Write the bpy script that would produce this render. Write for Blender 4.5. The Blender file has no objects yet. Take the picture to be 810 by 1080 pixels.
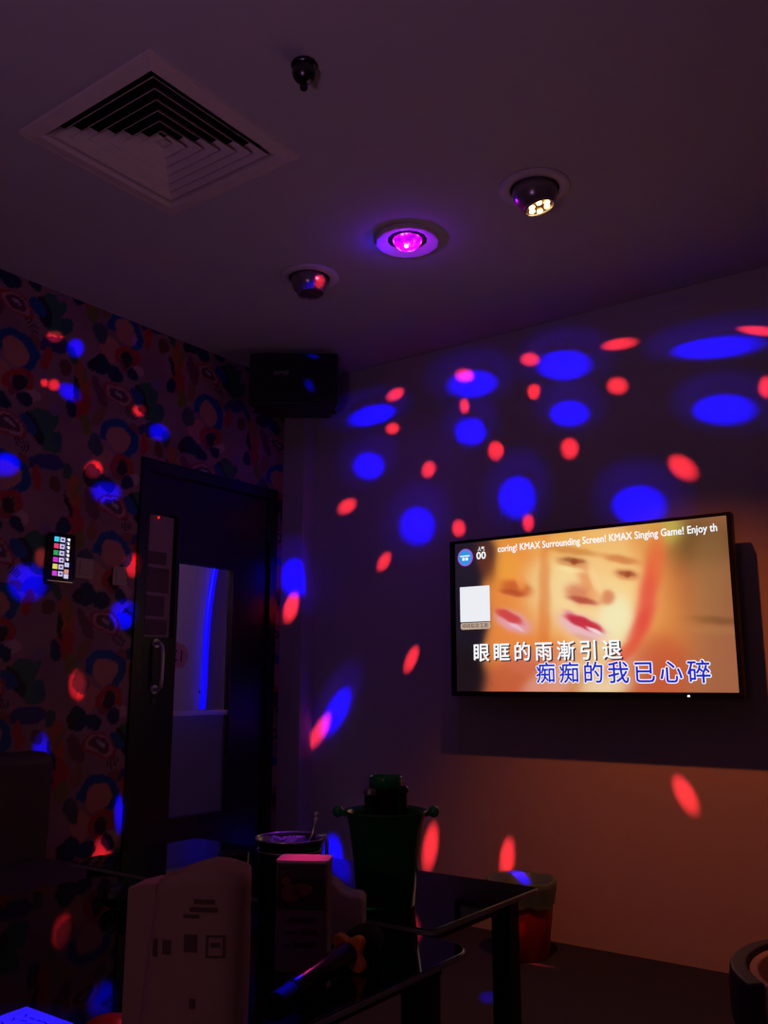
import bpy, bmesh, math, random
import numpy as np
from mathutils import Vector, Matrix
random.seed(7)
PI = math.pi
SC = bpy.context.scene
COL = SC.collection
H = 2.718                                   # room height
CAM = (3.265, -3.636, 1.05)
VIEW = math.radians(36.1)                   # camera heading, left of +Y

# ------------------------------------------------------------------ materials
def lin(c):
    return tuple(((x/255)/12.92 if x/255 <= .04045 else ((x/255+.055)/1.055)**2.4) for x in c)
def mat(name, rgb=(.5, .5, .5), rough=.5, metal=0., emit=None, es=1., trans=0., ior=1.45, alpha=1., spec=.5, noise=None, bump=0., attr=None, emit_attr=False, coat=0.):
    m = bpy.data.materials.new(name); m.use_nodes = True
    nt = m.node_tree; b = nt.nodes['Principled BSDF']
    b.inputs['Base Color'].default_value = (*rgb, 1)
    b.inputs['Roughness'].default_value = rough
    b.inputs['Metallic'].default_value = metal
    b.inputs['IOR'].default_value = ior
    b.inputs['Transmission Weight'].default_value = trans
    b.inputs['Alpha'].default_value = alpha
    b.inputs['Specular IOR Level'].default_value = spec
    b.inputs['Coat Weight'].default_value = coat
    if emit is not None:
        b.inputs['Emission Color'].default_value = (*emit, 1); b.inputs['Emission Strength'].default_value = es
    if attr:
        a = nt.nodes.new('ShaderNodeAttribute'); a.attribute_name = attr
        if emit_attr:
            b.inputs['Base Color'].default_value = (0.01, .01, .01, 1)
            nt.links.new(a.outputs['Color'], b.inputs['Emission Color']); b.inputs['Emission Strength'].default_value = es
        else:
            nt.links.new(a.outputs['Color'], b.inputs['Base Color'])
    if noise:
        sc_, amt, det = noise
        tc = nt.nodes.new('ShaderNodeTexCoord'); n = nt.nodes.new('ShaderNodeTexNoise')
        n.inputs['Scale'].default_value = sc_; n.inputs['Detail'].default_value = det
        nt.links.new(tc.outputs['Object'], n.inputs['Vector'])
        if amt and not attr:
            mx = nt.nodes.new('ShaderNodeMix'); mx.data_type = 'RGBA'
            mx.inputs[6].default_value = (*[c*(1-amt) for c in rgb], 1); mx.inputs[7].default_value = (*[min(1, c*(1+amt)) for c in rgb], 1)
            nt.links.new(n.outputs['Fac'], mx.inputs[0]); nt.links.new(mx.outputs[2], b.inputs['Base Color'])
        if bump:
            bp = nt.nodes.new('ShaderNodeBump'); bp.inputs['Strength'].default_value = bump; bp.inputs['Distance'].default_value = .004
            nt.links.new(n.outputs['Fac'], bp.inputs['Height']); nt.links.new(bp.outputs['Normal'], b.inputs['Normal'])
    return m

M = dict(
    plaster=mat('wall paint', (.55, .50, .48), .75, noise=(14, .04, 4), bump=.08),
    ceiling=mat('ceiling paint', (.62, .56, .58), .85, noise=(9, .03, 3), bump=.05),
    paper=mat('patterned wallpaper', rough=.6, attr='pattern'),
    carpet=mat('dark carpet', (.018, .030, .062), .95, noise=(260, .55, 6), bump=.8),
    black=mat('black gloss paint', (.008, .008, .010), .38, noise=(30, .2, 3), bump=.03),
    blackmatt=mat('black matt', (.012, .012, .013), .7),
    speaker=mat('speaker vinyl', (.014, .014, .015), .42, noise=(120, .3, 3), bump=.15),
    grille=mat('speaker grille', (.010, .010, .011), .35, metal=.3, noise=(400, .5, 2), bump=.5),
    chrome=mat('brushed chrome', (.85, .85, .86), .16, metal=1.),
    satin=mat('satin aluminium', (.75, .72, .80), .45, metal=.6),
    steel=mat('dark steel', (.10, .095, .10), .28, metal=1., noise=(60, .15, 3)),
    glass=mat('clear glass', (1, 1, 1), .0, trans=1., ior=1.45),
    tint=mat('door glass', (.92, .88, .95), .0, trans=1., ior=1.1),
    frost=mat('frosted door glass', (.42, .40, .60), .55, trans=1., ior=1.1),
    tableglass=mat('black table glass', (.004, .004, .006), .035, spec=.6, noise=(3, .3, 2)),
    tableleg=mat('black table legs', (.006, .006, .007), .5),
    edge=mat('ground glass edge', (.35, .33, .34), .25),
    tvcase=mat('television case', (.007, .007, .008), .3),
    screen=mat('screen picture', rough=.4, attr='picture', emit_attr=True, es=1.),
    white_txt=mat('white lettering', (.01, .01, .01), .5, emit=(.95, .97, 1), es=1.),
    blue_txt=mat('blue lettering', (.01, .01, .01), .5, emit=lin((28, 40, 200)), es=1.),
    dark_txt=mat('letter shadow', (.01, .01, .01), .5, emit=lin((50, 38, 56)), es=1.),
    cream_card=mat('screen card', (.01, .01, .01), .5, emit=lin((236, 238, 244)), es=1.),
    cap_card=mat('screen caption', (.01, .01, .01), .5, emit=lin((196, 170, 150)), es=1.),
    badge=mat('screen badge', (.01, .01, .01), .5, emit=lin((40, 150, 226)), es=1.),
    badge_rim=mat('screen badge rim', (.01, .01, .01), .5, emit=lin((150, 90, 214)), es=1.),
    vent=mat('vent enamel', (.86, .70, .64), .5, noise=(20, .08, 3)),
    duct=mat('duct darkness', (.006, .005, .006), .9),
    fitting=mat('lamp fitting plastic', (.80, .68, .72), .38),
    eyeball=mat('eyeball fitting', (.30, .24, .25), .22, metal=.5),
    pit_shade=mat('fitting gap', (.01, .008, .01), .8),  # near-black colour painted for the shade inside the ceiling fittings
    led=mat('lit warm diode', (.8, .7, .5), .4, emit=(1., .78, .32), es=9.),
    led_off=mat('unlit diode', (.06, .04, .04), .2),
    orangecup=mat('lamp reflector', (.5, .28, .16), .3, metal=.6),
    beigeplastic=mat('beige switch plastic', (.60, .42, .36), .45),
    tablet=mat('tablet case', (.012, .012, .014), .3),
    bucket=mat('green bucket plastic', (.016, .34, .09), .10, trans=.5, ior=1.35),
    greenball=mat('green ball handle', (.01, .36, .08), .1, coat=.5),
    bottle=mat('brown bottle glass', (.10, .035, .01), .06, trans=.6),
    bottleg=mat('dark green bottle glass', (.008, .03, .015), .08, trans=.3),
    bottle_label=mat('bottle foil', (.35, .34, .30), .35, metal=.6),
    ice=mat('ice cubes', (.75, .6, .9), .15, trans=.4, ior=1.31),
    bag=mat('paper bag', (.50, .30, .27), .75, noise=(30, .08, 4)),
    bagprint=mat('bag print', (.16, .09, .09), .8),
    menutop=mat('box top', (.80, .55, .58), .5),
    menudark=mat('box photo', (.05, .03, .03), .45, noise=(22, .7, 2)),
    menufood=mat('box photo dish', (.32, .10, .05), .5, noise=(40, .5, 3)),
    menulow=mat('box lower print', (.24, .12, .20), .5),
    menutext=mat('box text', (.07, .03, .05), .6),
    tissue=mat('tissue pack', (.60, .46, .42), .65, noise=(30, .05, 3)),
    mic=mat('microphone handle', (.05, .045, .06), .22, metal=.6),
    micgrey=mat('grey microphone handle', (.22, .17, .18), .3, metal=.4),
    foam=mat('black foam windshield', (.010, .011, .012), .95, noise=(300, .4, 4), bump=.6),
    orange=mat('orange rubber ring', (1., .26, .04), .5),
    binred=mat('red bin plastic', (.50, .03, .03), .4),
    liner=mat('bin liner', (.10, .21, .17), .4, noise=(40, .3, 4), bump=.4),
    sofa=mat('dark sofa vinyl', (.085, .06, .075), .5, noise=(8, .15, 4), bump=.1),
    sofapanel=mat('sofa base', (.02, .016, .02), .6),
    pillow=mat('beige pillow', (.34, .28, .27), .8),
    tubshell=mat('dark chair shell', (.03, .022, .028), .5),
    tublining=mat('tan chair lining', (.80, .50, .32), .6, noise=(30, .08, 3)),
    cardpaper=mat('white card', (.75, .75, .8), .6),
    ink=mat('black ink', (.02, .02, .03), .6),
    reddish=mat('red lacquer', (.45, .04, .02), .35),
    corridor=mat('corridor paint', (.50, .40, .50), .7, noise=(6, .05, 3)),
    neon=mat('blue light tube', (.0, .0, .1), .4, emit=(.005, .002, 1.), es=1.15),
    sticker=mat('pinkish sticker', (.95, .50, .68), .6, trans=.45, ior=1.05),
    stickertext=mat('sticker digits', (.05, .05, .12), .6),
    notice=mat('pinkish notice', (.45, .25, .33), .6),
    noticedark=mat('notice blocks', (.16, .08, .11), .6),
    amber=mat('standby light', (.1, .1, .1), .4, emit=(1, .9, .8), es=2.),
    redled=mat('red standby light', (.1, 0, 0), .4, emit=(1, .02, .02), es=1.2),
)
def disco_mat():
    m = mat('glowing magenta crystal', (.4, .1, .4), .15)
    nt = m.node_tree; b = nt.nodes['Principled BSDF']
    tc = nt.nodes.new('ShaderNodeTexCoord'); v = nt.nodes.new('ShaderNodeTexVoronoi'); v.inputs['Scale'].default_value = 45
    r = nt.nodes.new('ShaderNodeValToRGB')
    e = r.color_ramp.elements; e[0].position = .05; e[0].color = (1.6, .5, 1.8, 1); e[1].position = .8; e[1].color = (.35, 0, .55, 1)
    n = r.color_ramp.elements.new(.35); n.color = (.9, .0, 1., 1)
    nt.links.new(tc.outputs['Object'], v.inputs['Vector']); nt.links.new(v.outputs['Distance'], r.inputs[0])
    nt.links.new(r.outputs[0], b.inputs['Emission Color']); b.inputs['Emission Strength'].default_value = 1.3
    return m
M['disco'] = disco_mat()
M['hot'] = mat('lamp core', (1, 1, 1), .4, emit=(1, .75, 1), es=4.)

# ------------------------------------------------------------------ mesh helpers
def thing(name, label, cat, loc=(0, 0, 0), rz=0., group=None):
    o = bpy.data.objects.new(name, None); COL.objects.link(o); o.empty_display_size = .05
    o.location = loc; o.rotation_euler = (0, 0, rz); o['label'] = label; o['category'] = cat
    if group: o['group'] = group
    return o
def tag(o, label, cat, group=None):
    o['label'] = label; o['category'] = cat
    if group: o['group'] = group
    return o
def link(name, bm, m, parent=None, smooth=None, loc=None, rot=None, bevel=0., seg=2, label=None):
    me = bpy.data.meshes.new(name); 
    bmesh.ops.recalc_face_normals(bm, faces=bm.faces)
    bm.to_mesh(me); bm.free()
    o = bpy.data.objects.new(name, me); COL.objects.link(o)
    for mm in (m if isinstance(m, (list, tuple)) else [m]): me.materials.append(mm)
    if parent: o.parent = parent
    if loc is not None: o.location = loc
    if rot is not None: o.rotation_euler = rot
    if bevel:
        b = o.modifiers.new('bevel', 'BEVEL'); b.width = bevel; b.segments = seg; b.limit_method = 'ANGLE'; b.angle_limit = .6
        me.shade_smooth(); b.harden_normals = True
    if smooth:
        me.shade_smooth()
    if label: o['label'] = label
    return o
def B(bm=None): return bm or bmesh.new()
def box(bm, x0, x1, y0, y1, z0, z1, mi=0, mtx=None):
    vs = [bm.verts.new((x, y, z)) for x in (x0, x1) for y in (y0, y1) for z in (z0, z1)]
    fs = [(0, 1, 3, 2), (4, 6, 7, 5), (0, 4, 5, 1), (2, 3, 7, 6), (0, 2, 6, 4), (1, 5, 7, 3)]
    for f in fs:
        fc = bm.faces.new([vs[i] for i in f]); fc.material_index = mi
    if mtx is not None: bmesh.ops.transform(bm, matrix=mtx, verts=vs)
    return vs
def lathe(bm, prof, n=32, c=(0, 0, 0), closed=False, sy=1., a0=0., a1=2*PI, mtx=None, mi=0):
    full = abs(a1-a0-2*PI) < 1e-6
    k = n if full else n+1
    rings = []
    new = []
    for r, z in prof:
        if r < 1e-6:
            v = bm.verts.new((c[0], c[1], c[2]+z)); rings.append([v]*k); new.append(v); continue
        ring = []
        for i in range(k):
            a = a0+(a1-a0)*i/n
            ring.append(bm.verts.new((c[0]+r*math.cos(a), c[1]+r*sy*math.sin(a), c[2]+z)))
        rings.append(ring); new += ring
    pairs = list(zip(rings, rings[1:]))
    if closed: pairs.append((rings[-1], rings[0]))
    for p, q in pairs:
        for i in range(n):
            j = (i+1) % k
            vs = []
            for v in (p[i], p[j], q[j], q[i]):
                if v not in vs: vs.append(v)
            if len(vs) > 2:
                try:
                    f = bm.faces.new(vs); f.material_index = mi
                except ValueError: pass
    if closed and not full:
        for i in (0, n):
            try: bm.faces.new([r[i] for r in rings])
            except ValueError: pass
    if mtx is not None: bmesh.ops.transform(bm, matrix=mtx, verts=list(set(new)))
    return new
def tube(bm, pts, r, n=10, caps=True):
    pts = [Vector(p) for p in pts]; rings = []
    up = Vector((0, 0, 1))
    t0 = (pts[1]-pts[0]).normalized()
    if abs(t0.dot(up)) > .9: up = Vector((1, 0, 0))
    x = t0.cross(up).normalized()
    for i, p in enumerate(pts):
        t = ((pts[min(i+1, len(pts)-1)]-pts[max(i-1, 0)])).normalized()
        x = (x-t*x.dot(t)).normalized(); y = t.cross(x)
        rr = r[i] if isinstance(r, (list, tuple)) else r
        rings.append([bm.verts.new(p+x*rr*math.cos(2*PI*k/n)+y*rr*math.sin(2*PI*k/n)) for k in range(n)])
    for p, q in zip(rings, rings[1:]):
        for k in range(n): bm.faces.new((p[k], p[(k+1) % n], q[(k+1) % n], q[k]))
    if caps: bm.faces.new(rings[0]); bm.faces.new(rings[-1][::-1])
def prism(bm, poly, a0, a1, axis=2):
    """poly: 2-D outline; extruded along axis from a0 to a1"""
    def P(p, a):
        return {2: (p[0], p[1], a), 1: (p[0], a, p[1]), 0: (a, p[0], p[1])}[axis]
    v0 = [bm.verts.new(P(p, a0)) for p in poly]; v1 = [bm.verts.new(P(p, a1)) for p in poly]
    bm.faces.new(v0); bm.faces.new(v1[::-1])
    n = len(poly)
    for i in range(n): bm.faces.new((v0[i], v0[(i+1) % n], v1[(i+1) % n], v1[i]))
def rrect(w, h, r, n=6, cx=0, cy=0):
    pts = []
    for (sx, sy, a) in ((1, 1, 0), (-1, 1, PI/2), (-1, -1, PI), (1, -1, 3*PI/2)):
        for i in range(n+1):
            t = a+PI/2*i/n
            pts.append((cx+sx*(w/2-r)+r*math.cos(t), cy+sy*(h/2-r)+r*math.sin(t)))
    return pts
def sphere(bm, c, r, n=20, sz=1.):
    prof = [(max(0, r*math.sin(PI*i/n)) if 0 < i < n else 0, -r*sz*math.cos(PI*i/n)) for i in range(n+1)]
    lathe(bm, prof, n+4, c)
def text(name, s, size, m, parent, loc, rot, extrude=0., offset=0., sx=1., shear=0., label=None, align='LEFT', width=None, bold=0.):
    cu = bpy.data.curves.new(name+' text', 'FONT'); cu.body = s; cu.size = size; cu.extrude = extrude; cu.offset = offset
    cu.shear = shear; cu.align_x = align; cu.resolution_u = 3
    t = bpy.data.objects.new('tmp', cu); COL.objects.link(t)
    bpy.context.view_layer.update()
    me = bpy.data.meshes.new_from_object(t.evaluated_get(bpy.context.evaluated_depsgraph_get()))
    bpy.data.objects.remove(t)
    if width and len(me.vertices):
        xs = [v.co.x for v in me.vertices]; k = width/(max(xs)-min(xs)); x0 = min(xs)
        for v in me.vertices: v.co.x = (v.co.x-x0)*k
    if bold:
        b0 = bmesh.new(); b0.from_mesh(me); g0 = list(b0.verts)+list(b0.edges)+list(b0.faces)
        for k in range(8):
            d_ = bmesh.ops.duplicate(b0, geom=g0)['geom']
            for v in d_:
                if isinstance(v, bmesh.types.BMVert): v.co.x += bold*math.cos(PI*k/4); v.co.y += bold*math.sin(PI*k/4); v.co.z -= 1e-5*(k+1)
        b0.to_mesh(me); b0.free()
    o = bpy.data.objects.new(name, me); COL.objects.link(o); me.materials.clear(); me.materials.append(m)
    o.parent = parent; o.location = loc; o.rotation_euler = rot; o.scale = (sx, 1, 1)
    if label: o['label'] = label
    return o

# ------------------------------------------------------------------ the room
XR, YB = 4.9, -4.8
def struct(o): o['kind'] = 'structure'; return o
bm = B(); box(bm, -1.1, XR, YB, 2.6, -.1, 0); struct(link('floor', bm, M['carpet']))
bm = B(); box(bm, -.11, XR+.1, 0, .12, 0, H+.15); struct(link('wall_back', bm, M['plaster']))
bm = B(); box(bm, XR, XR+.1, YB, 0, 0, H+.15); struct(link('wall_right', bm, M['plaster']))
bm = B(); box(bm, -1.1, XR+.1, YB-.1, YB, 0, H+.15); struct(link('wall_front', bm, M['plaster']))
# ceiling with the opening of the air diffuser
VX, VY, VO = 1.212, -2.0, .262
bm = B()
box(bm, -.12, VX-VO, YB, 0, H, H+.1); box(bm, VX+VO, XR, YB, 0, H, H+.1)
box(bm, VX-VO, VX+VO, YB, VY-VO, H, H+.1); box(bm, VX-VO, VX+VO, VY+VO, 0, H, H+.1)
struct(link('ceiling', bm, M['ceiling']))

# left wall: doorway opening y -1.06..-.14, z 0..2.085 ; papered with a busy cartoon-like print
DY0, DY1, DZ = -1.062, -.142, 2.087
def wallpaper():
    ys = np.concatenate([np.arange(YB, -2.4, .02), np.arange(-2.4, DY0-.001, .0075), [DY0], np.arange(DY0+.0075, DY1-.001, .0075), [DY1], np.arange(DY1+.0075, -.001, .0075), [0.]])
    zs = np.concatenate([[0.], np.arange(.0075, DZ-.001, .0075), [DZ], np.arange(DZ+.0075, H-.001, .0075), [H]])
    Yg, Zg = np.meshgrid(ys, zs, indexing='ij'); ny, nz = Yg.shape
    yw = Yg + .007*np.sin(Zg*31+Yg*17) + .003*np.sin(Zg*67-Yg*43); zw = Zg + .007*np.sin(Yg*29-Zg*13) + .003*np.sin(Yg*71+Zg*37)
    c = np.empty((ny, nz, 3)); c[:] = lin((158, 112, 126))
    v = .5+.5*np.sin(Yg*9.1+np.sin(Zg*7.3)*2)*np.sin(Zg*8.7+1.3)
    c *= (.85+.3*v)[..., None]
    def put(mask, col, k=1.):
        c[mask] = c[mask]*(1-k)+np.array(lin(col))*k
    def ell(y0, z0, ry, rz, a=0.):
        dy, dz = yw-y0, zw-z0; ca, sa = math.cos(a), math.sin(a)
        return np.hypot((dy*ca+dz*sa)/ry, (-dy*sa+dz*ca)/rz)
    NAVY, BLUE, RED, ORG, OLV, GRN, PCH, DRK, PUR, TEA, PINK = (26, 38, 84), (16, 76, 146), (190, 40, 46), (196, 88, 44), (130, 118, 58), (58, 108, 88), (200, 128, 116), (34, 26, 40), (58, 48, 120), (44, 92, 108), (200, 150, 165)
    for i in range(-9, 3):
        for j in range(-2, 7):
            oy = -1.205+.53*i; oz = 1.312+.515*j+.255*(i % 2)
            if not (-5.3 < oy < .6 and -.7 < oz < 3.5): continue
            near = (abs(Yg-oy) < .55) & (abs(Zg-oz) < .6)
            if not near.any(): continue
            D = lambda dy, dz: (oy+dy, oz+dz)
            # column of tall red and olive shapes
            for dy, dz, ry, rz, a, col in (
                (-.20, .02, .035, .095, .25, ORG), (-.19, -.10, .045, .06, -.2, RED), (-.165, -.17, .03, .045, .1, OLV), (-.225, -.03, .012, .06, .3, DRK), (-.185, .03, .010, .045, -.3, OLV),
                (.16, .05, .075, .055, .4, GRN), (.20, -.035, .055, .05, 0, GRN), (.235, -.02, .028, .035, 0, TEA), (.125, .01, .03, .07, .5, DRK), (.185, -.125, .085, .035, .2, PUR),
                (.10, .14, .035, .025, .3, PINK), (.15, -.20, .022, .055, 0, RED), (.085, -.22, .035, .05, -.3, BLUE),
                (-.06, .20, .06, .055, .2, PCH), (-.11, .115, .05, .045, .6, NAVY), (-.145, .10, .025, .035, 0, DRK), (.07, .115, .035, .03, -.5, NAVY), (.095, .02, .045, .03, -.6, BLUE),
                (.03, -.335, .012, .03, .2, DRK), (-.105, -.01, .03, .07, .5, (120, 60, 80)), (-.115, -.255, .035, .055, .4, (70, 84, 90)), (.085, -.135, .03, .035, 0, (150, 80, 70)), (.02, .155, .028, .03, .3, (150, 60, 70)), (-.24, -.13, .03, .04, 0, NAVY), (-.10, -.12, .028, .05, -.3, (150, 96, 74)), (.055, .20, .03, .022, 0, (96, 110, 80)), (.21, .115, .03, .03, 0, (140, 104, 150)), (-.245, .12, .022, .04, .2, (60, 90, 84)), (.24, -.20, .03, .035, 0, (110, 60, 50))):
                y0, z0 = D(dy, dz); put((ell(y0, z0, ry, rz, a) < 1) & near, col)
            # plain ring, seen at a slant
            y0, z0 = D(0, 0); e = ell(y0, z0, .088, .048, -.35)
            put((e < 1) & near, (176, 50, 66)); put((e < .80) & near, (190, 140, 150)); put((e < .62) & near, (120, 44, 60)); put((e < .47) & near, (92, 60, 80)); put((ell(y0+.005, z0+.003, .026, .008, -.5) < 1) & near, (190, 170, 180))
            # thick blue arch round a peach disc
            y0, z0 = D(.015, -.205); e = ell(y0, z0, .105, .092, 0)
            arch = (e < 1) & (e > .62) & ((zw > z0-.02) | (yw > y0+.02))
            put((e < .60) & near, PCH); put(arch & near, BLUE)
            # red hook with a dark heart
            y0, z0 = D(.035, -.325); e = ell(y0, z0, .068, .062, .3)
            put((e < 1) & (e > .55) & (zw > z0-.03) & near, RED); put((ell(y0, z0-.005, .030, .040, .3) < 1) & near, (52, 24, 40)); 
            y0, z0 = D(-.035, -.415); put((ell(y0, z0, .05, .035, -.5) < 1) & near, NAVY)
            # little comb marks
            y0, z0 = D(.075, -.065)
            put((np.abs(((yw-y0)+(zw-z0)*.6)*60 % 1-.5) < .22) & (ell(y0, z0, .035, .022, -.6) < 1) & near, DRK)
            y0, z0 = D(-.215, .045)
            put((np.abs(((yw-y0)*.7-(zw-z0))*52 % 1-.5) < .18) & (ell(y0, z0, .028, .06, 0) < 1) & near, (150, 120, 70))
    idx = np.arange(ny*nz).reshape(ny, nz)
    q = np.stack([idx[:-1, :-1], idx[1:, :-1], idx[1:, 1:], idx[:-1, 1:]], -1).reshape(-1, 4)
    cy = ((ys[:-1]+ys[1:])/2)[:, None]+0*zs[None, :-1]; cz = ((zs[:-1]+zs[1:])/2)[None, :]+0*ys[:-1, None]
    keep = ~((cy > DY0) & (cy < DY1) & (cz < DZ)); q = q[keep.ravel()]
    me = bpy.data.meshes.new('wall_left')
    vv = np.zeros((ny*nz, 3)); vv[:, 1] = Yg.ravel(); vv[:, 2] = Zg.ravel()
    me.vertices.add(len(vv)); me.vertices.foreach_set('co', vv.ravel())
    me.loops.add(q.size); me.loops.foreach_set('vertex_index', q.ravel().astype(np.int32))
    me.polygons.add(len(q)); me.polygons.foreach_set('loop_start', np.arange(0, q.size, 4, dtype=np.int32)); me.polygons.foreach_set('loop_total', np.full(len(q), 4, dtype=np.int32))
    at = me.color_attributes.new('pattern', 'FLOAT_COLOR', 'POINT')
    ca = np.ones((ny*nz, 4)); ca[:, :3] = c.reshape(-1, 3); at.data.foreach_set('color', ca.ravel())
    me.update(calc_edges=True); me.materials.append(M['paper'])
    o = bpy.data.objects.new('wall_left', me); COL.objects.link(o); struct(o)
    bm = B(); box(bm, -.11, -.004, YB, DY0, 0, H); box(bm, -.11, -.004, DY1, 0, 0, H); box(bm, -.11, -.004, DY0, DY1, DZ, H)
    k = link('wall_core', bm, M['plaster'], o)
wallpaper()

# boxed-in column in the corner beside the door
bm = B(); box(bm, 0.0, .150, -.100, 0, 0, H); struct(link('trim_2', bm, M['plaster']))

# corridor beyond the door
bm = B(); box(bm, -1.1, -1.0, YB, 2.6, 0, H); struct(link('wall_corridor', bm, M['corridor']))
bm = B(); box(bm, -1.1, .2, 2.5, 2.6, 0, H); box(bm, -.09, .01, .12, 2.5, 0, H); struct(link('wall_corridor_end', bm, M['corridor']))
bm = B(); box(bm, -1.1, -.12, YB, 2.6, H-.2, H-.1); struct(link('ceiling_corridor', bm, M['corridor']))

# ------------------------------------------------------------------ door
fr = bpy.data.objects.new('trim_1', None); COL.objects.link(fr); fr['kind'] = 'structure'
fr.location = (0, DY0, 0); 
bm = B(); box(bm, -.13, .010, 0, .06, 0, DZ); box(bm, -.13, .010, DY1-DY0-.055, DY1-DY0, 0, DZ); box(bm, -.13, .010, .06, DY1-DY0-.055, DZ-.06, DZ)
link('door_frame', bm, M['black'], fr, bevel=.004)
door = bpy.data.objects.new('door_1', None); COL.objects.link(door); door['kind'] = 'structure'; door.location = (-.03, 0, 0)
y0, y1, z1 = DY0+.062, DY1-.057, DZ-.062
bm = B()
panes = [(-.996, -.822, 1.262, 1.838), (-.800, -.442, .452, 1.622)]
# leaf as strips round the two openings
box(bm, -.022, .022, y0, -.996, .01, z1); box(bm, -.022, .022, -.996, -.822, .01, 1.262); box(bm, -.022, .022, -.996, -.822, 1.838, z1)
box(bm, -.022, .022, -.822, -.800, .01, z1); box(bm, -.022, .022, -.800, -.442, .01, .452); box(bm, -.022, .022, -.800, -.442, 1.622, z1)
box(bm, -.022, .022, -.442, y1, .01, z1)
link('leaf', bm, M['black'], door)
bm = B(); box(bm, -.004, .004, -.80, -.442, .925, 1.622); gl = link('upper_pane', bm, M['tint'], door)
bm = B(); box(bm, -.004, .004, -.80, -.442, .452, .905); link('lower_pane', bm, M['frost'], door, label='frosted lower glass pane')
bm = B(); box(bm, -.010, .012, -.80, -.442, .903, .927); link('middle_rail', bm, M['satin'], door, bevel=.003, label='bright metal rail')
nb = B(); box(nb, -.006, .002, -.996, -.822, 1.262, 1.838); ns = link('notice_board', nb, M['notice'], door, label='narrow pinkish notice strip')
bm = B()
for k, (a, b_) in enumerate(((1.60, 1.66), (1.47, 1.585), (1.36, 1.455), (1.275, 1.345))): box(bm, .002, .0032, -.985, -.865+.02*(k % 2), a, b_)
link('print_block', bm, M['noticedark'], ns)
bm = B()
for r in ((-.996, -.990, 1.262, 1.838), (-.828, -.822, 1.262, 1.838), (-.996, -.822, 1.832, 1.838), (-.996, -.822, 1.262, 1.268)): box(bm, .0, .006, *r)
link('glazing_bead', bm, M['steel'], door)
bm = B(); box(bm, .004, .005, -.996, -.822, 1.262, 1.838)
bm = B(); sphere(bm, (.006, -.925, 1.822), .005, 10); link('indicator_light', bm, M['redled'], door, smooth=True, label='tiny red light')
# pull handle
bm = B()
tube(bm, [(.022, -.923, 1.235), (.05, -.923, 1.237), (.068, -.921, 1.222), (.072, -.919, 1.19), (.072, -.919, 1.07), (.068, -.920, 1.04), (.05, -.921, 1.026), (.022, -.921, 1.028)], .0095, 12)
hd = link('pull_handle', bm, M['satin'], door, smooth=True, label='silver D-shaped handle')
bm = B()
for zz in (1.235, 1.028): tube(bm, [(.021, -.922, zz), (.030, -.922, zz)], .021, 20)
link('rose', bm, M['satin'], hd, bevel=.002)
bm = B(); tube(bm, [(.021, -.921, .975), (.027, -.921, .975)], .014, 16); link('key_cylinder', bm, M['steel'], door)
# round room sticker, seen from its back: digits mirrored
bm = B(); tube(bm, [(-.0062, -.760, 1.185), (-.0045, -.760, 1.185)], .060, 40); st = link('room_sticker', bm, M['sticker'], door, label='round pinkish sticker with dark digits')
t = text('digits', '13', .075, M['stickertext'], st, (-.0035, -.725, 1.158), (PI/2, 0, PI/2), sx=-1., extrude=.0004)
for zz in (.25, 1.05, 1.85):
    bm = B(); tube(bm, [(.024, y1+.004, zz-.05), (.024, y1+.004, zz+.05)], .007, 10); link('hinge', bm, M['steel'], door)

# blue light tube on the corridor wall
def cor(u):
    return u
nt_ = thing('light_tube', 'curved glowing blue tube light behind the door glass', 'light', (-.965, .45, 1.0))
NEON = [(-0.965, 0.33, 2.027), (-0.965, 0.339, 1.842), (-0.965, 0.312, 1.717), (-0.965, 0.287, 1.563), (-0.965, 0.272, 1.384), (-0.965, 0.267, 1.178), (-0.965, 0.264, 1.004), (-0.965, 0.259, 0.901)]
bm = B(); tube(bm, [Vector(p)-Vector((-.965, .45, 1.0)) for p in NEON], .020, 12); link('glowing_tube', bm, M['neon'], nt_, smooth=True)
for k in (1, len(NEON)-2):
    bm = B(); p = Vector(NEON[k])-Vector((-.965, .45, 1.0)); box(bm, -.036, p.x-.012, p.y-.006, p.y+.006, p.z-.008, p.z+.008); link('bracket', bm, M['steel'], nt_)

# ------------------------------------------------------------------ television
tv = thing('television', 'large black flat television on the wall showing a singing face and lyrics', 'television', (1.731, -.149, 1.352))
X0, X1, Z0, Z1 = 1.100-1.731, 2.362-1.731, 1.000-1.352, 1.700-1.352
SX0, SX1, SZ0, SZ1 = 1.128-1.731, 2.345-1.731, 1.021-1.352, 1.686-1.352
bm = B(); box(bm, X0, X1, .002, .045, Z0, Z1); link('case', bm, M['tvcase'], tv, bevel=.006)
bm = B(); box(bm, X0+.12, X1-.12, .04, .085, Z0+.03, Z1-.2); link('rear_cover', bm, M['blackmatt'], tv, bevel=.012)
bm = B(); box(bm, -.25, .25, .085, .149, -.18, .18); box(bm, -.32, -.28, .08, .105, -.24, .24); box(bm, .28, .32, .08, .105, -.24, .24); link('wall_mount', bm, M['blackmatt'], tv, bevel=.004)
bm = B()
box(bm, X0, SX0, -.004, .004, Z0, Z1); box(bm, SX1, X1, -.004, .004, Z0, Z1); box(bm, SX0, SX1, -.004, .004, Z0, SZ0); box(bm, SX0, SX1, -.004, .004, SZ1, Z1)
link('bezel', bm, M['tvcase'], tv, bevel=.002)
bm = B(); box(bm, .425, .433, -.0055, -.003, Z0+.004, Z0+.010); link('standby_light', bm, M['amber'], tv)
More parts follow.
